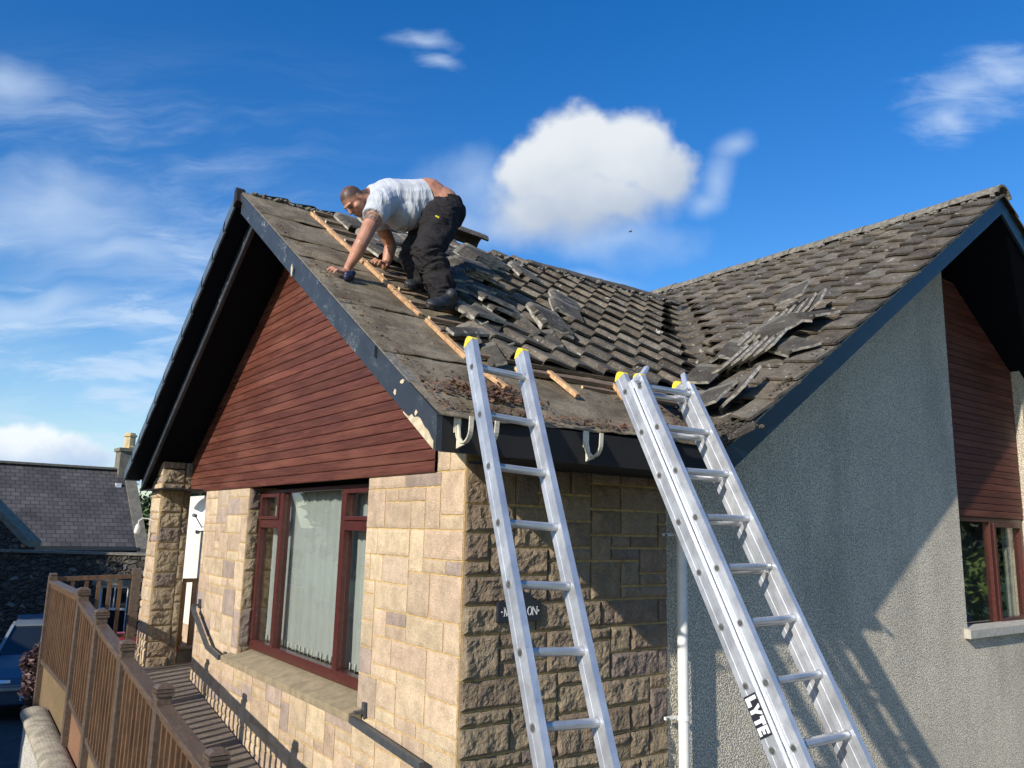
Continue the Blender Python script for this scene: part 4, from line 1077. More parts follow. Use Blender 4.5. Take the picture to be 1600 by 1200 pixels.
# ---------------------------------------------------------------- ladders
def ladder_section(root, P0, u, d, n, width, top, length, name_suffix='', yellow=True, s0=0.):
    P0, u, d, n = map(Vector, (P0, u, d, n))
    sw_, dp_ = .030, .072
    def W(a, s, c): return P0+u*a+d*s+n*c
    # stile profile: box with a shallow channel along both wide faces
    prof = [(0, -.036), (.030, -.036), (.030, -.012), (.0291, -.009), (.0291, .009), (.030, .012), (.030, .036), (0, .036), (0, .012), (.0009, .009), (.0009, -.009), (0, -.012)]
    for a in (0, width):
        b = MB(); b.prism([W(a+x, top, c) for x, c in prof], d*(length-top))
        st = b.build('stile', M['alu'], root)
        if yellow:
            c_ = MB(); m_ = 8; pts = [(-.001, -.037), (-.001, .037)]
            pp = [W(a-.001, top-.030*math.sin(math.pi*k/m_)*1.0-.001, -.037+.074*k/m_) for k in range(m_+1)]
            c_.prism(pp+[W(a-.001, top+.004, .037), W(a-.001, top+.004, -.037)], u*.032); c_.build('end_cap', M['yellow'], st)
        f_ = MB(); f_.prism([W(a-.002, length-.01, -.04), W(a-.002, length+.03, -.04), W(a-.002, length+.03, .04), W(a-.002, length-.01, .04)], u*.034); f_.build('foot', M['black'], st)
    k = 0
    while .25*k < length-.1:
        s = .25*k+s0; b = MB()
        a0_ = W(.026, s, 0); a1__ = W(width+.004, s, 0)
        b.tube([a0_, a1__], .0165, 14)
        rg_ = b.build('rung', M['rung'], root, smooth=False)
        # pressed rung end seen in the outer face: rim, and a dark disc painting the shade of the hollow
        e = MB(); e.tube([W(-.0015, s, 0), W(.004, s, 0)], .0165, 16); e.build('rung_collar', M['rung'], rg_)
        e = MB(); e.tube([W(-.0022, s+.001, 0), W(-.0010, s+.001, 0)], .0115, 14); e.build('rung_hole_shade', M['dark'], rg_)
        e = MB(); e.tube([W(width+.0290, s, 0), W(width+.0315, s, 0)], .0165, 16); e.build('rung_collar', M['rung'], rg_)
        # little weld / flare where the rung meets the inside of the far stile
        e = MB(); e.tube([W(width-.006, s, 0), W(width+.002, s, 0)], [.0165, .022], 14); e.build('rung_flare', M['rung'], rg_)
        k += 1
def unit(v): return Vector(v).normalized()
L1 = empty('ladder'); tag(L1, 'single aluminium ladder with yellow end caps, left of the two against the eave', 'ladder', 'ladders leaning on the eave')
d1 = unit((-.0945, -.4400, -.8930)); a_ = R(-2.07); e_ = R(-2.6)
u1 = Vector((math.cos(a_)*math.cos(e_), math.sin(a_)*math.cos(e_), math.sin(e_))); n1 = u1.cross(d1).normalized()
if n1.y < 0: n1 = -n1
ladder_section(L1, (-.521, -.8202, .3579), u1, d1, n1, .277, -.135, 3.44)
root_at(L1, (-.85, -2.3, -2.7))
L2 = empty('ladder'); tag(L2, 'double extension aluminium ladder with a black and white sticker, right of the two', 'ladder', 'ladders leaning on the eave')
d2 = unit((-.0287, -.4903, -.8711)); a_ = R(-.43); e_ = R(.68)
u2 = Vector((math.cos(a_)*math.cos(e_), math.sin(a_)*math.cos(e_), math.sin(e_))); n2 = u2.cross(d2).normalized()
if n2.y < 0: n2 = -n2
P2 = Vector((.4706, -.8553, .3913)); P2r = P2+n2*.076-d2*.0175-u2*.0304-u2*.0
ladder_section(L2, P2, u2, d2, n2, .363, -.050, 3.30, yellow=False)
ladder_section(L2, P2r, u2, d2, n2, .363+.061, -.095, 3.56)
# guide hooks at the head
for a in (.0, .363):
    b = MB(); s_ = P2+u2*(a+.015)-d2*.04
    b.beam(s_-n2*.03-d2*.0, s_+n2*.04-d2*.0, .034, .05, d2); b.build('head_bracket', M['alu'], L2, bevel=.003)
    b = MB(); q0 = s_+Vector((-.035, -.02, -.015)) ; q1 = s_+Vector((.055, .0, .075) if a == 0 else (.02, .05, .085)); b.beam(q0, q1, .020, .028, (0, 1, 0)); b.build('guide_hook', M['alu'], L2, bevel=.003)
    b = MB(); b.beam(P2+u2*(a+.015)-d2*.095+n2*.0, P2+u2*(a+.015)-d2*.05+n2*.0, .034, .070, n2)
    b = MB(); b.prism([P2+u2*(a-.001)-d2*(.050+.028*math.sin(math.pi*k/8))+n2*(-.037+.074*k/8) for k in range(9)]+[P2+u2*(a-.001)-d2*.046+n2*.037, P2+u2*(a-.001)-d2*.046-n2*.037], u2*.032); b.build('end_cap', M['yellow'], L2)
# sticker on the rear left stile
b = MB(); sa, sb_ = 1.535, 1.700
Q = lambda s, c, o=0.: P2r+d2*s+n2*c-u2*(.0006+o)
b.prism([Q(sa, -.0335), Q(sb_, -.0335), Q(sb_, .0335), Q(sa, .0335)], -u2*.0012); b.build('sticker', M['sticker_black'], L2)
L_ = (sb_-sa-.016)/4.
def slab(pl, nm):
    mb = MB()
    for P_ in pl: mb.prism([Q(s, c, .0013) for s, c in P_], -u2*.0008)
    mb.build('lettering', M['sticker_white'], L2)
# letters read down the stile: text direction = d2, letter top = towards the wall side (+n2)
t0 = sa+.008; hi, lo = -.028, .028
def gl(k, pts): return [(t0+k*L_+x*L_*.97, lo+(hi-lo)*y_) for x, y_ in pts]
slab([gl(0, [(0, 0), (.98, 0), (.98, .36), (.42, .36), (.42, 1), (0, 1)])], 'L')
slab([gl(1, [(-.1, 1), (.30, 1), (.52, .66), (.74, 1), (1.12, 1), (.72, .42), (.72, 0), (.30, 0), (.30, .42)])], 'Y')
slab([gl(2, [(.16, 1), (1.06, 1), (1.06, .66), (.80, .66), (.80, 0), (.40, 0), (.40, .66), (.16, .66)])], 'T')
slab([gl(3, [(.12, 0), (1, 0), (1, .25), (.48, .25), (.48, .39), (.92, .39), (.92, .61), (.48, .61), (.48, .75), (1, .75), (1, 1), (.12, 1)])], 'E')
root_at(L2, (.4, -2.5, -2.7))

# ---------------------------------------------------------------- loose tiles and offcuts on the roofs
def tile_mesh(frac=1.0):
    mb = MB(); rows = 6; Wd = .26; Ln = .335; th = .019; top, bot = [], []
    pr = [(s, h) for s, h in PROF if s <= frac+.001]
    for a in range(rows+1):
        f = a/rows; tl, bl_ = [], []
        for (s, h) in pr:
            q = Vector((s*Wd-.5*Wd, -Ln/2+Ln*f, h)); j = .0022*nz((s*8, f*8, 3), 1)+(.003*nz((s*20, f*20, 7), 1) if a in (0, rows) else 0)
            if a == rows: q.y += .006*nz((s*9, 1, 5), 1)
            q.z *= .8; tl.append(mb.vert(q+Vector((0, 0, j)))); bl_.append(mb.vert(q-Vector((0, 0, th))))
        top.append(tl); bot.append(bl_)
    m_ = len(pr)-1
    for a in range(rows):
        for k in range(m_):
            mb.face([top[a][k], top[a][k+1], top[a+1][k+1], top[a+1][k]]); mb.face([bot[a][k+1], bot[a][k], bot[a+1][k], bot[a+1][k+1]])
        mb.face([top[a][0], top[a+1][0], bot[a+1][0], bot[a][0]], 1); mb.face([top[a+1][m_], top[a][m_], bot[a][m_], bot[a+1][m_]], 1)
    for k in range(m_):
        mb.face([top[0][k+1], top[0][k], bot[0][k], bot[0][k+1]], 1 if k > 3 else 0); mb.face([top[rows][k], top[rows][k+1], bot[rows][k+1], bot[rows][k]], 1)
    # nib / bar under the head
    mb.box((-.09, Ln/2-.03, -.030), (-.04, Ln/2-.012, -th)); mb.box((.04, Ln/2-.03, -.028), (.09, Ln/2-.012, -th))
    return mb
tp = tile_mesh(); tile0 = tp.build('roof_tile', [M['loose'], M['edge']]); tileH0 = tile_mesh(.46).build('broken_tile', [M['loose'], M['edge']])
used = {'t': False, 'h': False}
def put_tile(P, up_dir, right, nrm, off, yaw, roll, pitch, label, group, half=False):
    key = 'h' if half else 't'; src = tileH0 if half else tile0
    if not used[key]: o = src; used[key] = True
    else: o = src.copy(); sc.collection.objects.link(o)
    B_ = Matrix((right, up_dir, nrm)).transposed()
    Rm = B_ @ Matrix.Rotation(yaw, 3, 'Z') @ Matrix.Rotation(roll, 3, 'Y') @ Matrix.Rotation(pitch, 3, 'X')
    o.matrix_world = Matrix.Translation(Vector(P)+nrm*off) @ Rm.to_4x4()
    tag(o, label, 'roof tile' if not half else 'broken tile', group); return o
Xr = Vector((1, 0, 0))
def tA(x, y, off, yaw, roll, pitch, label, group='loose tiles on the left roof', half=False):
    if not half: roll *= .55; yaw *= .6; off = .05+(off-.05)*.72
    put_tile(RA(x, y), -dA, Xr, nA, off, R(yaw), R(roll), R(pitch), label, group, half)
LA = [
 # near the ridge at the man's head
 (.30, 2.36, .075, 6, -10, 2, 'loose tile at the top of the battens, nearest the ridge'), (.46, 2.30, .115, -8, 14, 0, 'loose tile propped beside the topmost one, below the roofer\'s face'),
 (.34, 1.98, .085, 10, -16, 3, 'pale edged loose tile below the roofer\'s chin'), (.55, 2.02, .13, -4, -24, 0, 'tilted loose tile right of the roofer\'s chin'),
 (.22, 1.66, .075, 14, 8, 0, 'loose tile crossing the battens behind the roofer\'s near arm'), (.48, 1.60, .10, 4, -22, 4, 'tilted loose tile between the roofer\'s two arms'),
 (.62, 1.72, .15, -12, 18, 0, 'loose tile lying on others between the arms, the higher one'), (.42, 1.28, .08, 8, -14, 2, 'loose tile just above the roofer\'s far hand'),
 (.62, 1.36, .12, 0, -30, 0, 'steeply tilted loose tile behind the roofer\'s far wrist')]
for q in LA: tA(*q)
# tiles stacked flat behind the legs
for k in range(3):
    tA(.86+.035*k, 1.52-.01*k, .165+.028*k, -3+3*k, -8, 0, 'loose tile in the flat stack just behind the roofer\'s legs', 'tiles of the flat stack behind the legs')
for k in range(3):
    tA(1.20+.03*k, 1.90+.02*k, .165+.028*k, 5-4*k, -6, 1, 'loose tile in the stack under the loose ridge tile', 'tiles of the stack near the ridge')
LA2 = [
 (1.55, 2.18, .12, 10, 4, 3, 'loose tile lying near the ridge right of the loose ridge tile'), (1.88, 2.06, .105, -16, 8, 2, 'skewed loose tile below the ridge, furthest right of the scatter'),
 
 (1.80, 1.38, .12, -34, 4, 3, 'loose tile with a pale lower edge at the right side of the scatter'), (1.62, 1.16, .115, -40, 2, 5, 'loose tile below the pale edged one at the right side of the scatter'),

 (1.12, .72, .115, -26, 2, 3, 'lower tile of the pair lying askew above the left ladder'), (1.10, .74, .158, -12, 0, 6, 'upper tile of the pair lying askew above the left ladder'),
 (.60, .98, .10, 10, -10, 2, 'loose tile in the shadow behind the roofer\'s shoes'), (.82, .86, .10, -14, 6, 2, 'loose tile in deep shadow right of the roofer\'s shoes'),
 (.46, .60, .085, -66, 2, 3, 'dark loose tile beside the toe of the near shoe')]
for q in LA2: tA(*q)
rr = random.Random(12)
for k in range(1, 10):                                             # lifted tiles lying loose in overlapping rows
    yt = bat_y(k)+.10; x = .34+.035*(9-k)+rr.uniform(-.04, .04); lim = startx[k]-.02
    while x < lim:
        if rr.random() < .90:
            tA(x+.1, yt+rr.gauss(0, .012), .098+rr.uniform(0, .02), rr.gauss(0, 5), rr.gauss(0, 3), -4.5+rr.gauss(0, 1.2), 'loose tile lying in the overlapping rows lifted beside the stripped strip', 'lifted tiles in overlapping rows')
        if rr.random() < .28:
            tA(x+.1+rr.gauss(0, .03), yt+rr.gauss(0, .03), .155+rr.uniform(0, .02), rr.gauss(0, 9), rr.gauss(0, 5), -4.5, 'loose tile doubled up on top of the lifted rows beside the stripped strip', 'tiles doubled up on the lifted rows')
        x += .235
HAL = [(.88, .62, .115, -8, -50, 0, 'broken strip of tile on edge left of the askew pair'), (.25, .33, .075, -14, -40, 0, 'broken pale strip of tile above the left ladder head'),
       (.27, .08, .07, -16, -35, 0, 'broken strip of tile right behind the left ladder head'), (.16, .24, .06, -70, 0, 0, 'small broken piece of tile by the batten end left of the ladder head'),
       (1.30, -.06, .07, -74, 0, 0, 'thin piece of broken tile lying along the lowest tile course'), (.98, .44, .10, -20, -30, 0, 'small broken tile piece under the askew pair')]
for q in HAL: tA(*q, group='broken tile pieces', half=True)
# right roof pile
def tB(x, y, off, yaw, roll, pitch, label, group, half=False):
    put_tile(RB(x, y), -dB, Vector((0, -1, 0)), nB, off, R(yaw), R(roll), R(pitch), label, group, half)
g1 = 'tiles laid at the foot of the right roof'; g2 = 'tiles in the leaning pile on the right roof'
tB(2.20, .15, .13, 8, 6, -2, 'flat loose tile with a pale head, highest left of the pile on the right roof', g1)
tB(2.46, .02, .15, 14, 20, 0, 'tilted loose tile beside the highest flat one on the right roof', g1)
tB(1.78, -.12, .12, 4, 5, -3, 'flat loose tile with a pale head right beside the right ladder', g1)
tB(1.76, -.30, .150, 8, -12, -2, 'loose tile with a pale head lying over its neighbour, second from the right ladder', g1)
tB(1.84, -.47, .14, 12, -34, 0, 'loose tile propped on edge nearest the bargeboard foot', g1)
for k in range(5):
    tB(2.34+.030*k, .04-.072*k, .125+.006*k, 5+1.5*k, -27+1.5*(k % 2), 0, 'tile leaning in the lower row of the pile on the right roof', 'tiles leaning in the lower row')
for k in range(6):
    tB(2.90+.030*k, .14-.072*k, .13+.008*k, 8+2*k, -30+2*(k % 2), 1, 'tile leaning in the upper row of the pile on the right roof', 'tiles leaning in the upper row')
for k in range(5):
    tB(2.62+.03*k, .24-.068*k, .125+.006*k, 3+1.5*k, -25-2*(k % 2), 1, 'tile leaning in the short back row of the pile on the right roof', 'tiles leaning in the back row')
tB(2.46, -.42, .12, 62, 6, 6, 'mossy tile lying across the front of the leaning pile', g2)
tB(3.16, -.02, .27, 14, -12, 4, 'tile lying across the top of the leaning pile', g2)
tB(2.66, -.20, .20, 58, -10, 4, 'tile wedged between the two rows of the leaning pile', g2)
tB(2.86, -.34, .17, 70, 10, 4, 'tile with a zigzag pale tail at the front of the upper row', g2)
# loose ridge tile above the legs
rt_ = MB(); ridge_tile(rt_, (0, 0, 0), (.46, 0, 0), .115, 3)
for sx_, ang in ((1.28, 8),):
    o = rt_.build('loose_ridge_tile', M['ridge_dark']); o.matrix_world = Matrix.Translation((1.33, 2.63, ZR+.20)) @ Matrix.Rotation(R(-4), 4, 'Z') @ Matrix.Rotation(R(6), 4, 'Y')
    tag(o, 'loose mossy ridge tile sticking up behind the roofer\'s seat', 'ridge tile')
rt_ = MB(); ridge_tile(rt_, (0, 0, 0), (.40, 0, 0), .105, 5)
o = rt_.build('loose_ridge_tile', M['ridge']); o.matrix_world = Matrix.Translation((.54, YR-.13, ZR+.03)) @ Matrix.Rotation(R(-6), 4, 'Z') @ Matrix.Rotation(R(4), 4, 'Y')
tag(o, 'pale loose ridge tile below the roofer\'s forehead', 'ridge tile')
# timber offcuts on the felt
def offcut(a, b_, label, mt='batten_new'):
    m_ = MB(); m_.beam(a, b_, .036, .026, nA, 0, 0); o = m_.build('batten_offcut', M[mt], bevel=.003); tag(o, label, 'timber offcut', 'batten offcuts on the felt')
offcut(RA(-.015, -.16, .035), RA(.03, -.30, .030), 'short orange batten offcut seen through the left ladder')
offcut(RA(.52, -.03, .045), RA(.56, -.26, .028), 'longest orange batten offcut, between the two ladders')
offcut(RA(1.03, -.06, .045), RA(.98, -.21, .03), 'orange batten offcut beside the right ladder head')
offcut(RA(-.30, -.30, .03), RA(-.15, -.38, .03), 'brown stick among the litter at the corner of the felt', 'batten')
sk = MB(); sk.tube([RA(-.03, .84, .055), RA(.06, .80, .075), RA(.14, .79, .07)], .006, 6); tag(sk.build('twig', M['batten'], None), 'dark curved stick by the batten below the roofer\'s far hand', 'stick')

# litter at the corner of the felt
lt_ = MB(); rr = random.Random(77)
def chip(p, s, r_, nrm):
    lt_.cur = (r_.random(), r_.random(), r_.random())
    a = Vector((r_.uniform(-1, 1), r_.uniform(-1, 1), r_.uniform(-.5, .5))).normalized(); c_ = a.cross(nrm+Vector((r_.uniform(-.4, .4),)*3)).normalized()
    asp = r_.choice((.25, .5, .12, .8)); h_ = nrm*s*.12
    q = [p-a*s-c_*s*asp, p+a*s-c_*s*asp*.6, p+a*s*.8+c_*s*asp, p-a*s*.7+c_*s*asp]; lt_.prism([v for v in q], h_)
for k in range(750):
    x = -.12+rr.gauss(0, .17); y = -.46+abs(rr.gauss(0, .09))+.10*max(0, (-.2-x)); 
    if x < -.54 or x > .2: continue
    chip(RA(x, y, .018+rr.random()*.03), rr.uniform(.004, .016), rr, nA)
for k in range(420):
    x = rr.uniform(-.55, 1.2); y = rr.uniform(-.60, -.55)+.03*rr.random(); chip(RA(x, y, .02+rr.random()*.02), rr.uniform(.004, .014), rr, nA)
for k in range(260):
    y = rr.uniform(-.55, 2.0); x = -.52+abs(rr.gauss(0, .05)); chip(RA(x, y, .018+rr.random()*.01), rr.uniform(.003, .010), rr, nA)
for k in range(150):
    x = rr.uniform(-.45, .9); y = rr.choice((-.05, .54, .62, .18, 1.2))+rr.gauss(0, .05); chip(RA(x, y, .02), rr.uniform(.003, .009), rr, nA)
for k in range(200):
    x = rr.uniform(.9, 1.3); y = rr.uniform(-.58, -.2); chip(RA(x, y, .025), rr.uniform(.006, .016), rr, nA)
tag(lt_.build('roof_litter', M['litter'], fix=False), 'brown leaf litter, splinters and grit on the stripped felt', 'litter', kind='stuff')

# ---------------------------------------------------------------- the roofer
def cap(p0, r0, p1, r1, n=16, ends=(True, True)): return ('c', Vector(p0), r0, Vector(p1), r1, n, ends)
def ell(c, rad, rot=None): return ('e', Vector(c), rad, rot)
def blob(name, prims, voxel, mat_, parent, smooth=4, disp=None, cuts=(), hollow=False):
    bm = bmesh.new()
    for q in prims:
        if q[0] == 'c':
            _, p0, r0, p1, r1, n, ends = q; d = (p1-p0); L = d.length; z = d.normalized(); qt = Vector((0, 0, 1)).rotation_difference(z).to_matrix().to_4x4()
            bmesh.ops.create_cone(bm, cap_ends=True, segments=n, radius1=r0, radius2=r1, depth=L, matrix=Matrix.Translation((p0+p1)/2) @ qt)
            if ends[0]: bmesh.ops.create_uvsphere(bm, u_segments=n, v_segments=n//2, radius=r0, matrix=Matrix.Translation(p0) @ qt)
            if ends[1]: bmesh.ops.create_uvsphere(bm, u_segments=n, v_segments=n//2, radius=r1, matrix=Matrix.Translation(p1) @ qt)
        else:
            _, c_, rad, rot = q; mx = Matrix.Translation(c_) @ (rot.to_4x4() if rot else Matrix()) @ Matrix.Diagonal((*rad, 1))
            bmesh.ops.create_uvsphere(bm, u_segments=24, v_segments=14, radius=1, matrix=mx)
    me = bpy.data.meshes.new(name); bm.to_mesh(me); bm.free()
    tmp = bpy.data.objects.new(name, me); sc.collection.objects.link(tmp)
    m_ = tmp.modifiers.new('r', 'REMESH'); m_.mode = 'VOXEL'; m_.voxel_size = voxel; m_.use_smooth_shade = True
    s_ = tmp.modifiers.new('s', 'SMOOTH'); s_.factor = .5; s_.iterations = smooth
    dg = bpy.context.evaluated_depsgraph_get(); me2 = bpy.data.meshes.new_from_object(tmp.evaluated_get(dg)); bpy.data.objects.remove(tmp)
    bm = bmesh.new(); bm.from_mesh(me2)
    if disp:
        bm.normal_update()
        mv = [(v, v.normal.copy(), disp(v.co, v.normal)) for v in bm.verts]
        for v, nn, h_ in mv: v.co += nn*h_
    for (pc, pn_) in cuts:
        bmesh.ops.bisect_plane(bm, geom=bm.verts[:]+bm.edges[:]+bm.faces[:], plane_co=pc, plane_no=pn_, clear_outer=True)
    bm.to_mesh(me2); bm.free(); me2.name = name; me2.materials.clear(); me2.materials.append(mat_)
    me2.polygons.foreach_set('use_smooth', [True]*len(me2.polygons))
    o = bpy.data.objects.new(name, me2); sc.collection.objects.link(o)
    if parent: o.parent = parent
    return o
man = empty('person'); tag(man, 'roofer in grey t-shirt and black work trousers bending down on the stripped roof', 'person')
pelv = Vector((.36, 1.05, 1.915)); waist = Vector((.275, 1.06, 1.97)); belly = Vector((.15, 1.08, 1.925)); chest = Vector((.0, 1.11, 1.90)); neck = Vector((-.155, 1.13, 1.90))
hipL = Vector((.325, .945, 1.83)); hipR = Vector((.40, 1.15, 1.90)); knL = Vector((.14, .80, 1.47)); knR = Vector((.20, 1.10, 1.545)); anL = Vector((.235, .74, 1.165)); anR = Vector((.25, 1.03, 1.33))
shL = Vector((-.135, .965, 1.80)); elL = Vector((-.275, .925, 1.475)); wrL_ = Vector((-.325, 1.0, 1.315))
shR = Vector((-.02, 1.27, 1.86)); elR = Vector((.145, 1.33, 1.67)); wrR_ = Vector((.105, 1.325, 1.502))
hc = Vector((-.256, 1.12, 1.842)); fdir = unit((-.40, -.10, -.90)); cdir = unit((-.90, .0, .42)); cdir = (cdir-fdir*cdir.dot(fdir)).normalized(); sdir = fdir.cross(cdir).normalized()
HR = Matrix((sdir, fdir, cdir)).transposed()
def HP(s, f_, c_): return hc+sdir*s+fdir*f_+cdir*c_
def hand(base, fwd, side, nrm, tside, curl=1., spread=1.):
    """palm at base (wrist), fwd = direction of the fingers along the surface, side = across, tside = +1/-1 thumb side"""
    out = []; S = .88
    pc = base+fwd*.045*S+nrm*.010
    out.append(cap(base, .021*S, base+fwd*.03*S+nrm*.004, .021*S))
    for j in (-1.2, -.4, .4, 1.2): out.append(cap(base+side*j*.012*S+fwd*.012*S+nrm*.002, .014*S, base+side*j*.0185*S+fwd*.085*S+nrm*.006, .0125*S, 10))
    for j, L, a in ((-1.3, .060, -.20), (-.42, .074, -.06), (.46, .070, .06), (1.3, .054, .22)):
        k = base+side*j*.0185*S+fwd*.088*S+nrm*.008; dd = (fwd+side*a*spread).normalized()
        p1 = k+dd*L*.46*S+nrm*.010*S*curl; p2 = p1+dd*L*.30*S-nrm*.012*S*curl; p3 = p2+dd*L*.24*S-nrm*.014*S*curl
        out += [cap(k, .0095*S, p1, .0088*S, 10), cap(p1, .0088*S, p2, .0080*S, 10), cap(p2, .0080*S, p3, .0070*S, 10)]
    tb_ = base+side*tside*.020*S+fwd*.018*S; t1 = tb_+side*tside*.026*S+fwd*.026*S-nrm*.006; t2 = t1+side*tside*.012*S+fwd*.030*S-nrm*.006
    out += [cap(tb_, .014*S, t1, .0115*S, 10), cap(t1, .011*S, t2, .0085*S, 10)]
    return out
hf = (Vector((-1, -.25, -.25*T))).normalized(); hf = (hf-nA*hf.dot(nA)).normalized(); hs = nA.cross(hf).normalized()
hbL = RA(-.335, 1.02, .046)
hf2 = Vector((-.95, -.38, -.38*T)).normalized(); hf2 = (hf2-nA*hf2.dot(nA)).normalized(); hs2 = nA.cross(hf2).normalized()
hbR = RA(.085, 1.315, .085)
skin = [ell(hc+cdir*.022-fdir*.006, (.068, .083, .082), HR), ell(HP(0, .030, -.038), (.054, .058, .068), HR), ell(HP(0, .058, -.072), (.034, .030, .030), HR),
        cap(HP(0, .080, .018), .010, HP(0, .103, -.020), .013, 10), ell(HP(0, .072, .024), (.046, .018, .012), HR), ell(HP(0, .078, -.052), (.024, .016, .010), HR), ell(HP(0, .080, -.062), (.020, .014, .007), HR),
        ell(HP(.072, -.006, -.005), (.011, .020, .030), HR), ell(HP(-.072, -.006, -.005), (.011, .020, .030), HR),
        ell(HP(.045, .045, -.02), (.02, .03, .022), HR), ell(HP(-.045, .045, -.02), (.02, .03, .022), HR),
        cap(hc-fdir*.045-cdir*.03, .054, neck+Vector((.03, 0, .0)), .064), cap(neck+Vector((.02, 0, 0)), .07, chest, .13), cap(chest, .14, belly, .145), cap(belly, .145, waist, .150), cap(waist, .156, pelv+Vector((-.03, 0, .01)), .166),
        ell(pelv+Vector((.00, .0, .010)), (.150, .185, .158)),
        cap(shL, .060, shL.lerp(elL, .45), .054), cap(shL.lerp(elL, .45), .054, elL, .043), cap(elL, .045, elL.lerp(wrL_, .35)+Vector((.006, 0, 0)), .045), cap(elL.lerp(wrL_, .35)+Vector((.006, 0, 0)), .044, wrL_, .027), cap(wrL_, .027, hbL, .023),
        cap(shR, .058, elR, .044), cap(elR, .045, elR.lerp(wrR_, .4), .043), cap(elR.lerp(wrR_, .4), .042, wrR_, .027), cap(wrR_, .026, hbR, .022),
        cap(shL, .06, chest, .12), cap(shR, .06, chest, .12)]
skin += hand(hbL, hf, hs, nA, -1 if hs.dot(Vector((0, 1, 0))) < 0 else 1, 1.0) + hand(hbR, hf2, hs2, nA, -1 if hs2.dot(Vector((0, -1, 0))) < 0 else 1, 1.2)
def skd(co, n): return .0015*nz(co, 25)
body = blob('body', skin, .0042, M['skin'], man, smooth=3, disp=skd)
# hair: short cap over crown, back and sides, ragged low at the temples
for s in (-1, 1):
    blob('eye', [ell(HP(.026*s, .081, .006), (.011, .006, .006), HR)], .0016, M['black'], man, smooth=1)
    blob('eyebrow', [cap(HP(.012*s, .0905, .025), .0035, HP(.040*s, .078, .026), .003, 8)], .0018, M['hair'], man, smooth=1)
# t-shirt
ax = (chest-waist).normalized()
def shirt_disp(co, n):
    u = (co-waist).dot(ax); v = co.z; w = co.y
    f_ = nz((u*20+.5*nz((u*4, v*5, w*5), 1)*2.2, v*2.6, w*2.6), 1)
    low = max(0, min(1, (1.98-co.z)/.15))
    k = .5*nz((u*9, v*4, w*4), 1)
    f_ = 1-2*abs(f_)**.7 if f_ > -.9 else 0
    return (.013*f_*(.25+.75*low)+.013*k)*(.35 if u > .28 else 1)
shirt = [cap(neck+Vector((-.005, 0, .005)), .076, chest+Vector((0, 0, .005)), .155, 20, (False, True)), cap(chest, .158, belly+Vector((0, 0, -.012)), .168), cap(belly+Vector((0, 0, -.012)), .168, waist+Vector((-.0, 0, -.015)), .162), cap(waist+Vector((0, 0, -.015)), .162, waist+Vector((.12, -.01, -.03)), .16),
         ell(belly+Vector((-.05, 0, -.085)), (.15, .15, .13)),
         cap(shL+Vector((.03, .03, .02)), .092, shL.lerp(elL, .36), .080, 20, (True, False)), cap(shR+Vector((.0, -.03, .02)), .090, shR.lerp(elR, .42), .076, 20, (True, False)), cap(shL, .09, chest, .14), cap(shR, .09, chest, .14)]
hem_c = waist+Vector((.075, 0, .02)); hem_n = Vector((.80, 0, .42)).normalized(); hem_n = Vector((.93, -.05, -.02)).normalized()
tshirt = blob('t_shirt', shirt, .0065, M['shirt'], man, smooth=5, disp=shirt_disp, cuts=[(Vector((.245, 1.0, 1.93)), Vector((.88, -.10, .34)).normalized())])
# trousers
def tr_disp(co, n):
    f_ = nz((co.x*9, co.y*9, co.z*26+2.5*nz(co, 6)), 1); g_ = nz(co, 13); low = max(0, min(1, (1.62-co.z)/.3))
    return .013*(1-2.4*abs(f_))*(.40+1.0*low)+.011*g_
mL = hipL.lerp(knL, .5); mR = hipR.lerp(knR, .5)
trs = [ell(pelv+Vector((.025, -.075, -.03)), (.148, .125, .150)), ell(pelv+Vector((.035, .085, -.02)), (.146, .12, .150)), cap(waist+Vector((.10, 0, -.065)), .150, pelv+Vector((-.0, 0, -.04)), .155),
       cap(hipL+Vector((0, 0, -.01)), .140, mL+Vector((.02, 0, 0)), .118), cap(mL+Vector((.02, 0, 0)), .118, knL, .096), cap(knL, .097, knL.lerp(anL, .35)+Vector((.03, 0, 0)), .098), cap(knL.lerp(anL, .35)+Vector((.03, 0, 0)), .098, anL+Vector((.01, 0, .03)), .086), cap(anL+Vector((.01, 0, .03)), .086, anL+Vector((.01, 0, -.03)), .088, 18, (True, False)),
       cap(hipR+Vector((0, 0, -.01)), .130, mR, .115), cap(mR, .115, knR, .093), cap(knR, .094, knR.lerp(anR, .4)+Vector((.02, 0, 0)), .094), cap(knR.lerp(anR, .4)+Vector((.02, 0, 0)), .094, anR+Vector((0, 0, .02)), .084), cap(anR+Vector((0, 0, .02)), .084, anR+Vector((0, 0, -.03)), .084, 18, (True, False))]
tro = blob('trousers', trs, .0065, M['trouser'], man, smooth=5, disp=tr_disp, cuts=[(Vector((.30, 1.0, 1.965)), Vector((-.22, .0, .97)).normalized())])
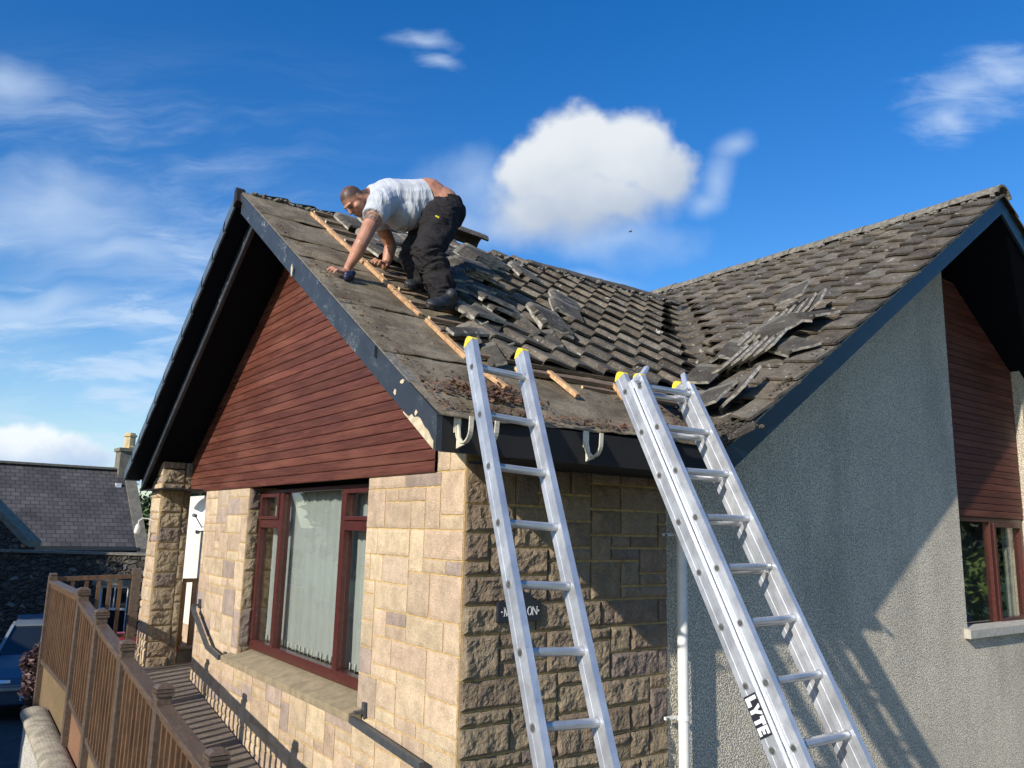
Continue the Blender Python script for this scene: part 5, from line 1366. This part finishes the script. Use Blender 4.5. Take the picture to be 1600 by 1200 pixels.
# cargo pocket with flap and small yellow tab
def on_leg(s, out, tang=0.):
    c0 = hipL.lerp(knL, s); ax_ = (knL-hipL).normalized(); o_ = Vector((-.35, -1, 0)); o_ = (o_-ax_*o_.dot(ax_)).normalized(); t_ = ax_.cross(o_)
    return c0, ax_, o_, t_
c0, ax_, o_, t_ = on_leg(.62, .1)
blob('cargo_pocket', [ell(c0+o_*.088+t_*.0, (.055, .022, .075), Matrix((t_, o_, ax_)).transposed())], .005, M['trouser'], tro, smooth=2, disp=lambda c_, n: .003*nz(c_, 40))
c0, ax_, o_, t_ = on_leg(.42, .1)
blob('pocket_flap', [ell(c0+o_*.103, (.058, .014, .024), Matrix((t_, o_, ax_)).transposed())], .004, M['trouser'], tro, smooth=1)
lb_ = MB(); tabp = c0+o_*.118-t_*.028*(1 if (-t_).x < 0 else -1); lb_.beam(tabp-t_*.014, tabp+t_*.014, .006, .014, ax_); lb_.build('yellow_tab', M['yellow'], tro)
wb = MB(); 
# shoes
def shoe(heel, toe, nrm, name='shoe'):
    f_ = (toe-heel).normalized(); s_ = nrm.cross(f_).normalized(); RM = Matrix((f_, s_, nrm)).transposed(); L = (toe-heel).length
    pr = [ell(heel.lerp(toe, .20)+nrm*.045, (.055, .042, .048), RM), ell(heel.lerp(toe, .50)+nrm*.036, (.085, .044, .036), RM), ell(heel.lerp(toe, .80)+nrm*.028, (.058, .047, .029), RM), cap(heel.lerp(toe, .25)+nrm*.05, .042, heel.lerp(toe, .24)+nrm*.095, .040), cap(heel.lerp(toe, .3)+nrm*.07, .032, heel.lerp(toe, .6)+nrm*.048, .028)]
    o = blob('shoe', pr, .0045, M['shoe'], man, smooth=3, disp=lambda c_, n: .0012*nz(c_, 60), cuts=[(heel+nrm*.008, -nrm)])
    so_ = MB(); outl = [(0, .028), (.06, .038), (.3, .036), (.5, .036), (.75, .047), (.92, .034), (1.0, .012)]
    pts = [heel+f_*L*a+s_*w for a, w in outl]+[heel+f_*L*a-s_*w for a, w in reversed(outl)]
    so_.prism(pts, nrm*.020); so_.build('sole', M['black'], o, bevel=.003)
    for q in (.42, .50, .58):
        lc = MB(); c__ = heel.lerp(toe, q)+nrm*(.079-.022*(q-.42)/.16); lc.tube([c__-s_*.024-nrm*.008, c__+nrm*.002, c__+s_*.024-nrm*.008], .0028, 6); lc.build('lace', M['dark'], o)
    return o
shoe(RA(.290, .715, .062), RA(.040, .615, .062), nA); shoe(RA(.285, 1.02, .062), RA(.045, .925, .062), nA)
tt = blob('tattoo', [cap(shL.lerp(elL, .36), .0562, shL.lerp(elL, .52), .0535)], .004, M['tattoo'], man, smooth=1, cuts=[(shL.lerp(elL, .36), (shL-elL).normalized()), (shL.lerp(elL, .52), (elL-shL).normalized()), (shL+Vector((-.02, 0, 0)), Vector((.9, .3, -.3)).normalized())])
wt = MB(); wd = (wrR_-elR).normalized(); wt.tube([wrR_-wd*.012, wrR_+wd*.004], .0305, 18); wt.build('wrist_band', M['black'], man)
root_at(man, RA(.18, .82, .05))
tl = blob('hand_tool', [ell(RA(-.34, .965, .045), (.045, .030, .032), Matrix((hf, hs, nA)).transposed()), cap(RA(-.36, .95, .035), .024, RA(-.31, .985, .06), .022)], .004, M['tool'], None, smooth=1, disp=lambda c_, n: .003*nz(c_, 50))
tag(tl, 'small dark blue tool pressed under the heel of the roofer\'s near hand', 'tool')

# ---------------------------------------------------------------- ground and surroundings
g = MB(); g.box((-400, -400, -5.0), (400, 900, -3.804)); tag(g.build('ground', M['grass']), kind='structure', label='rough ground stretching away')
g = MB(); g.quad((-14, -2, -3.80), (-.9, -2, -3.80), (9, 24, -3.80), (-14, 24, -3.80)); tag(g.build('driveway', M['asphalt']), kind='structure')
g = MB(); g.box((-14, -16, -4.2), (26, -.02, -2.72)); g.box((-.88, -.02, -4.2), (26, 7.0, -2.95)); tag(g.build('terrace', M['paving']), kind='structure')
# low white wall with rounded coping
gwll = empty('boundary_wall'); tag(gwll, 'low white rendered wall with a rounded concrete coping at the bottom left', 'wall')
b = MB(); ya, yb_ = 6.35, 1.0; za, zb_ = -2.33, -2.68
b.prism([(-1.22, ya, za-.04), (-1.22, yb_, zb_-.04), (-1.22, yb_, -4.28), (-1.22, ya, -4.28)], (.17, 0, 0)); b.build('rendered_face', M['whiterender'], gwll)
nseg = 9
for k in range(nseg):
    b = MB(); y0 = ya-(ya-yb_)*k/nseg; y1 = ya-(ya-yb_)*(k+1)/nseg+.006; z0 = za+(zb_-za)*k/nseg; z1 = za+(zb_-za)*(k+1)/nseg
    pr = [(-1.255, -.035)]+[(-1.135-.125*math.cos(math.pi*q/12), .058*math.sin(math.pi*q/12)) for q in range(13)]+[(-1.012, -.035)]
    if k == 0: y0 += .03
    b.prism([(x, y0, z0+h) for x, h in pr], (0, y1-y0, z1-z0)); b.build('coping', M['coping'], gwll)
root_at(gwll, (-1.17, 3.5, -4.28))

U21 = Vector((math.cos(R(3)), math.sin(R(3)), 0)); V21 = Vector((-math.sin(R(3)), math.cos(R(3)), 0))
def BP(o_, a, b_, z): return Vector(o_)+U21*a+V21*b_+Vector((0, 0, z))
# slate roofed cottage
cot = empty('slate_roofed_cottage'); tag(cot, 'low stone cottage with a grey slate roof and a tall chimney at the far left', 'cottage')
O = Vector((3.10, 22.6, 0)); a0c, a1c = -11.0, 0.0; ze, zr_ = -1.10, 1.29; dpt = 2.5
b = MB(); b.uv = lambda p: ((p-O).dot(U21), (p-O).dot(V21)*1.4)
b.prism([BP(O, a0c, 0, ze), BP(O, a0c, dpt, zr_), BP(O, a0c, 2*dpt, ze), BP(O, a0c, 2*dpt, ze-.12), BP(O, a0c, dpt, zr_-.12), BP(O, a0c, 0, ze-.12)], U21*(a1c-a0c)); b.build('roof', M['slate'], cot)
b = MB(); b.prism([BP(O, a0c, .15, -4.3), BP(O, a0c, .15, ze-.0), BP(O, a0c, dpt, zr_-.2), BP(O, a0c, 2*dpt-.1, ze-.1), BP(O, a0c, 2*dpt-.1, -4.3)], U21*(a1c-a0c+.02)); b.build('wall', M['rubble'], cot)
b = MB(); b.beam(BP(O, a0c, dpt, zr_+.02), BP(O, a1c-.3, dpt, zr_+.02), .24, .07); b.build('ridge', M['skew'], cot)
b = MB(); b.prism([BP(O, a1c-.05, -.10, ze-.05), BP(O, a1c-.05, dpt, zr_+.08), BP(O, a1c-.05, 2*dpt, ze), BP(O, a1c-.05, 2*dpt, ze-.25), BP(O, a1c-.05, dpt, zr_-.15), BP(O, a1c-.05, -.10, ze-.28)], U21*.33); b.build('skew', M['skew'], cot)
b = MB(); b.beam(BP(O, a0c, -.06, ze-.06), BP(O, a1c, -.06, ze-.06), .10, .09); b.build('gutter', M['steel'], cot)
ch = MB(); c0_ = (a1c-.45, dpt-.28); 
def cbox(mb, a0, b0, z0, a1, b1, z1): mb.prism([BP(O, a0, b0, z0), BP(O, a1, b0, z0), BP(O, a1, b1, z0), BP(O, a0, b1, z0)], (0, 0, z1-z0))
cbox(ch, -.25, dpt-.28, .35, .27, dpt+.34, 1.88); cbox(ch, -.30, dpt-.33, 1.88, .32, dpt+.39, 1.99)
cho = ch.build('chimney', M['skew'], cot)
for q in (0.06,):
    pt_ = MB(); base = BP(O, q, dpt-.0, 1.99)
    pt_.tube([base, base+Vector((0, 0, .06)), base+Vector((0, 0, .10)), base+Vector((0, 0, .38)), base+Vector((0, 0, .40)), base+Vector((0, 0, .46)), base+Vector((0, 0, .47)), base+Vector((0, 0, .52))], [.21, .21, .165, .165, .205, .205, .15, .15], 8)
    pt_.build('chimney_pot', M['potclay'], cho)
ab = MB(); cbox(ab, -.36, dpt-.62, .55, -.20, dpt-.46, .83); ab.build('alarm_box', M['white'], cot)
root_at(cot, (O.x-3, O.y+1, -4.3))
# nearer rubble wall with a white sash window
ow = empty('rubble_outbuilding'); tag(ow, 'dark rubble stone outbuilding wall with a white sash window', 'outbuilding')
O2 = Vector((-.06, 17.39, 0)); d2_ = Vector((1.573, -1.156, 0)).normalized(); n2_ = Vector((-d2_.y, d2_.x, 0))
def W2(a, z, o_=0.): return O2+d2_*a+n2_*o_+Vector((0, 0, z))
zw = -1.10
b = MB(); wa, wb_, wz0, wz1 = 1.43, 2.11, -3.04, -1.76
def panel(mb, a0, z0, a1, z1, th=.35): mb.prism([W2(a0, z0), W2(a1, z0), W2(a1, z1), W2(a0, z1)], n2_*th)
panel(b, -7, -4.3, wa, zw); panel(b, wb_, -4.3, 5.2, zw); panel(b, wa, -4.3, wb_, wz0); panel(b, wa, wz1, wb_, zw); b.build('wall', M['rubble'], ow)
b = MB(); b.prism([W2(-7, zw, -.04), W2(5.2, zw, -.04), W2(5.2, zw+.05, -.04), W2(-7, zw+.05, -.04)], n2_*.45); b.build('coping', M['skew'], ow)
b = MB()
def fb(mb, a0, z0, a1, z1, o0=.08, th=.06): mb.prism([W2(a0, z0, o0), W2(a1, z0, o0), W2(a1, z1, o0), W2(a0, z1, o0)], n2_*th)
fb(b, wa, wz0, wa+.06, wz1); fb(b, wb_-.06, wz0, wb_, wz1); fb(b, wa+.06, wz1-.06, wb_-.06, wz1); fb(b, wa+.06, wz0, wb_-.06, wz0+.06); zmid = (wz0+wz1)/2+.12
fb(b, wa+.06, zmid-.025, wb_-.06, zmid+.025, .075); am = (wa+wb_)/2
fb(b, am-.012, zmid+.025, am+.012, wz1-.06, .085, .03)
for q in (am-.09, am+.09): fb(b, q-.012, zmid+.025, q+.012, wz1-.06, .086, .028)
wo = b.build('window', M['white'], ow)
b = MB(); fb(b, wa+.05, wz0+.05, wb_-.05, wz1-.05, .115, .006); b.build('pane', M['carglass'], wo)
b = MB(); fb(b, wa-.14, wz1, wb_+.14, wz1+.12, -.01, .05); b.build('lintel', M['skew'], ow)
b = MB(); fb(b, wa-.12, wz0-.09, wb_+.12, wz0, -.03, .1); b.build('sill', M['skew'], ow)
root_at(ow, W2(0, -4.3))
# rubble gable building further left, throws its shadow on the slates
gbd = empty('rubble_gable'); tag(gbd, 'dark rubble gable with sloping skew stones at the left edge', 'outbuilding')
O3 = Vector((-.55, 18.6, 0)); 
b = MB(); b.prism([O3+d2_*a+Vector((0, 0, z)) for a, z in ((.42, -4.3), (.42, -.95), (-1.7, .91), (-4.2, -.9), (-4.2, -4.3))], n2_*.35); b.build('wall', M['rubble'], gbd)
b = MB(); b.prism([O3+d2_*a+Vector((0, 0, z))-n2_*.06 for a, z in ((.52, -1.00), (.52, -.86), (-1.7, 1.05), (-1.7, .90), (.34, -.90))], n2_*.47); b.build('skew', M['skew'], gbd)
root_at(gbd, O3+Vector((-3, 0, -4.3)))

# ---- foliage
def leaf_tree(name, base, trunk_h, crown, nleaf, size, mats, label, cat, seed, trunk_r=.12, group=None, clumps=26, trunk=True):
    rr_ = random.Random(seed); root = empty(name); tag(root, label, cat, group)
    base = Vector(base); cx, cy, cz = crown; cc = base+Vector((0, 0, trunk_h))
    tk = MB()
    if trunk:
        tk.tube([base, base+Vector((.05, .02, trunk_h*.6)), cc+Vector((0, 0, cz*.3))], [trunk_r, trunk_r*.75, trunk_r*.35], 8)
        for k in range(7):
            a = rr_.uniform(0, 6.28); s0 = base.lerp(cc, rr_.uniform(.55, 1)); tk.tube([s0, s0+Vector((math.cos(a)*cx*.4, math.sin(a)*cy*.4, cz*.35)), s0+Vector((math.cos(a)*cx*.75, math.sin(a)*cy*.75, cz*.7))], [trunk_r*.35, trunk_r*.2, trunk_r*.07], 6)
        tk.build('trunk', M['bark'], root)
    lf = MB(); cl = []
    for k in range(clumps):
        v = Vector((rr_.gauss(0, 1), rr_.gauss(0, 1), rr_.gauss(0, 1))).normalized()*rr_.uniform(.35, .95); cl.append((cc+Vector((v.x*cx, v.y*cy, v.z*cz+cz*.4)), rr_.uniform(.22, .42), rr_.random()))
    for k in range(nleaf):
        c_, r_, tn = rr_.choice(cl); v = Vector((rr_.gauss(0, 1), rr_.gauss(0, 1), rr_.gauss(0, 1))).normalized()*(rr_.random()**.45)
        p = c_+Vector((v.x*cx*r_, v.y*cy*r_, v.z*cz*r_)); lf.cur = (min(1, max(0, .55*tn+.45*rr_.random())),)*3
        s = size*rr_.uniform(.5, 1.3); a = Vector((rr_.gauss(0, 1), rr_.gauss(0, 1), rr_.gauss(0, 1))).normalized(); bb = a.orthogonal().normalized(); cvec = a.cross(bb)*.25*s
        lf.face([lf.vert(p-a*s), lf.vert(p+bb*s*.45+cvec), lf.vert(p+a*s), lf.vert(p-bb*s*.45+cvec)])
    lf.build('crown', M[mats], root, fix=False); root_at(root, base); return root
leaf_tree('broadleaf_tree', (6.2, 29, -3.8), 3.0, (2.6, 2.6, 2.1), 9000, .13, 'leaf', 'green leafy tree seen in the gap between pillar and cottage', 'tree', 1, clumps=40)
leaf_tree('withered_shrub', (-.98, 7.45, -3.5), 1.15, (.24, .24, .42), 1500, .05, 'leafp', 'withered purple brown shrub behind the end of the white wall', 'shrub', 2, .02, clumps=22)
# trees and bushes across the garden, seen in the window reflections
leaf_tree('broadleaf_tree', (14.5, -5.5, -2.7), 1.2, (2.2, 2.0, 1.3), 7000, .15, 'leafb', 'bright green bush across the garden reflected in the side window', 'bush', 3, clumps=34)
leaf_tree('broadleaf_tree', (22, -8.5, -2.7), 2.6, (4.5, 4, 2.9), 11000, .24, 'leafd', 'dark tree across the garden behind the bright bush', 'tree', 4, clumps=40)
leaf_tree('broadleaf_tree', (16, -11, -2.7), 2.2, (3, 3, 2.4), 7000, .22, 'leaf', 'green tree across the garden right of the dark one', 'tree', 5, clumps=34)
leaf_tree('broadleaf_tree', (-7.5, 16.0, -4.3), 4.2, (2.6, 2.6, 2.6), 9000, .18, 'leafd', 'dark tree down the drive reflected in the front window', 'tree', 6, clumps=40)
# red roofed pale house opposite, reflected in the big window
oh = empty('house_opposite'); tag(oh, 'pale rendered house with a dark roof on the far side of the drive', 'house')
b = MB(); b.box((-22, 6, -4.3), (-13, 16, -1.0)); b.build('wall', M['whiterender'], oh)
b = MB(); b.prism([(-22.4, 5.6, -1.0), (-12.6, 5.6, -1.0), (-17.5, 5.6, 1.6)], (0, 10.8, 0)); b.build('roof', M['tile'], oh)
for y in (7.5, 12):
    b = MB(); b.box((-13.04, y, -3), (-12.98, y+1.4, -1.9)); b.build('window', M['carglass'], oh)
root_at(oh, (-17, 11, -4.3))

# ---------------------------------------------------------------- parked car
car = empty('parked_car'); tag(car, 'dark blue estate car parked below the ramp in shade', 'car')
CO = Vector((.02, 15.0, -3.80)); cf = Vector((-.16, -1, 0)).normalized(); cs = Vector((-cf.y, cf.x, 0)); 
def CP(f_, s, z): return CO+cf*f_+cs*s+Vector((0, 0, z))
def loft(mb, secs, mi=0, capends=True):
    rings = [[mb.vert(p) for p in s] for s in secs]; n = len(rings[0])
    for a, b_ in zip(rings, rings[1:]):
        for j in range(n): mb.face([a[j], a[(j+1) % n], b_[(j+1) % n], b_[j]], mi)
    if capends: mb.face(list(reversed(rings[0])), mi); mb.face(rings[-1], mi)
def csec(f_, w, z0, z1, r_=.12): return [CP(f_, -w, z0), CP(f_, w, z0), CP(f_, w*1.02, (z0+z1)/2), CP(f_, w*.97, z1-r_*.6), CP(f_, w*.80, z1), CP(f_, -w*.80, z1), CP(f_, -w*.97, z1-r_*.6), CP(f_, -w*1.02, (z0+z1)/2)]
b = MB(); loft(b, [csec(1.98, .66, .30, .62), csec(1.90, .80, .24, .72), csec(1.5, .84, .22, .84), csec(.95, .85, .20, .93), csec(.8, .85, .20, .96), csec(-1.6, .85, .20, .98), csec(-2.1, .80, .3, .92), csec(-2.2, .7, .4, .8)]); cb_ = b.build('body', M['car'], car, smooth=False, bevel=.02)
def gsec(f_, wb2, wt_, z0, z1): return [CP(f_, -wb2, z0), CP(f_, wb2, z0), CP(f_, wt_, z1), CP(f_, -wt_, z1)]
b = MB(); loft(b, [gsec(.82, .76, .74, .93, .95), gsec(.10, .76, .58, .93, 1.40), gsec(-1.55, .76, .58, .93, 1.42), gsec(-2.05, .74, .66, .93, .97)]); b.build('cabin', M['carglass'], car)
b = MB(); b.prism([CP(.12, -.60, 1.395), CP(.12, .60, 1.395), CP(-1.6, .58, 1.415), CP(-1.6, -.58, 1.415)], (0, 0, .035)); 
for s in (-1, 1):
    b.beam(CP(.84, s*.765, .95), CP(.10, s*.60, 1.41), .055, .05); b.beam(CP(-1.5, s*.60, 1.42), CP(-2.05, s*.70, .97), .07, .06)
    b.beam(CP(-.65, s*.775, .95), CP(-.62, s*.61, 1.41), .05, .06)
b.build('roof', M['chrome'] if False else simple('car_roof_paint', (.20, .24, .28), .3, .05, 3, bs=0), car)
b = MB(); b.beam(CP(2.0, -.62, .56), CP(2.0, .62, .56), .05, .05); b.build('bumper_trim', M['chrome'], car)
for s in (-1, 1):
    b = MB(); b.prism([CP(1.93, s*.42, .58), CP(1.93, s*.74, .58), CP(1.88, s*.76, .71), CP(1.92, s*.42, .70)], cf*.03); b.build('headlight', M['chrome'], car)
    b = MB(); b.tube([CP(.72, s*.86, .98), CP(.66, s*1.0, 1.0)], [.03, .07], 10); b.build('wing_mirror', M['car'], car)
    for f_ in (1.25, -1.35):
        b = MB(); b.tube([CP(f_, s*.70, .31), CP(f_, s*.87, .31)], .31, 24); w_ = b.build('wheel', M['black'], car)
        b = MB(); b.tube([CP(f_, s*.865, .31), CP(f_, s*.875, .31)], .19, 16); b.build('rim', M['chrome'], w_)
b = MB(); b.beam(CP(2.01, -.25, .42), CP(2.01, .25, .42), .01, .11); b.build('number_plate', M['white'], car)
b = MB(); b.beam(CP(.52, -.10, 1.17), CP(.52, .02, 1.17), .005, .02); b.build('tax_disc', M['white'], car)
root_at(car, CO)
# unseen house, added and raised to keep the drive in shade
nb = empty('unseen_shade_house'); tag(nb, 'unseen stone house down the drive, added to shade the parked car', 'house')
b = MB(); b.box((-13, 4.5, -4.3), (-7.0, 15.5, .6)); b.build('wall', M['rubble'], nb)
b = MB(); b.prism([(-13.3, 4.4, .6), (-6.7, 4.4, .6), (-10, 4.4, 2.2)], (0, 11.3, 0)); b.build('roof', M['tile'], nb)
root_at(nb, (-10, 8.5, -4.3))

UA = Vector((.81, -.59, 0)); VA = Vector((.59, .81, 0)); bird = empty('bird'); tag(bird, 'tiny dark bird gliding in the sky to the right of the big cloud', 'bird')
bp = Vector((27.93, 27.06, 16.28))
b = MB(); b.tube([bp-UA*.10, bp-UA*.04, bp+UA*.04, bp+UA*.12], [.01, .035, .03, .005], 8); b.build('body', M['black'], bird)
for s_ in (-1, 1):
    b = MB(); b.prism([bp+Vector((0, 0, .01)), bp+UA*.05+Vector((0, 0, .01)), bp+UA*.03+VA*.2*s_+Vector((0, 0, .07))], (0, 0, .008)); b.build('wing', M['black'], bird)
root_at(bird, bp)
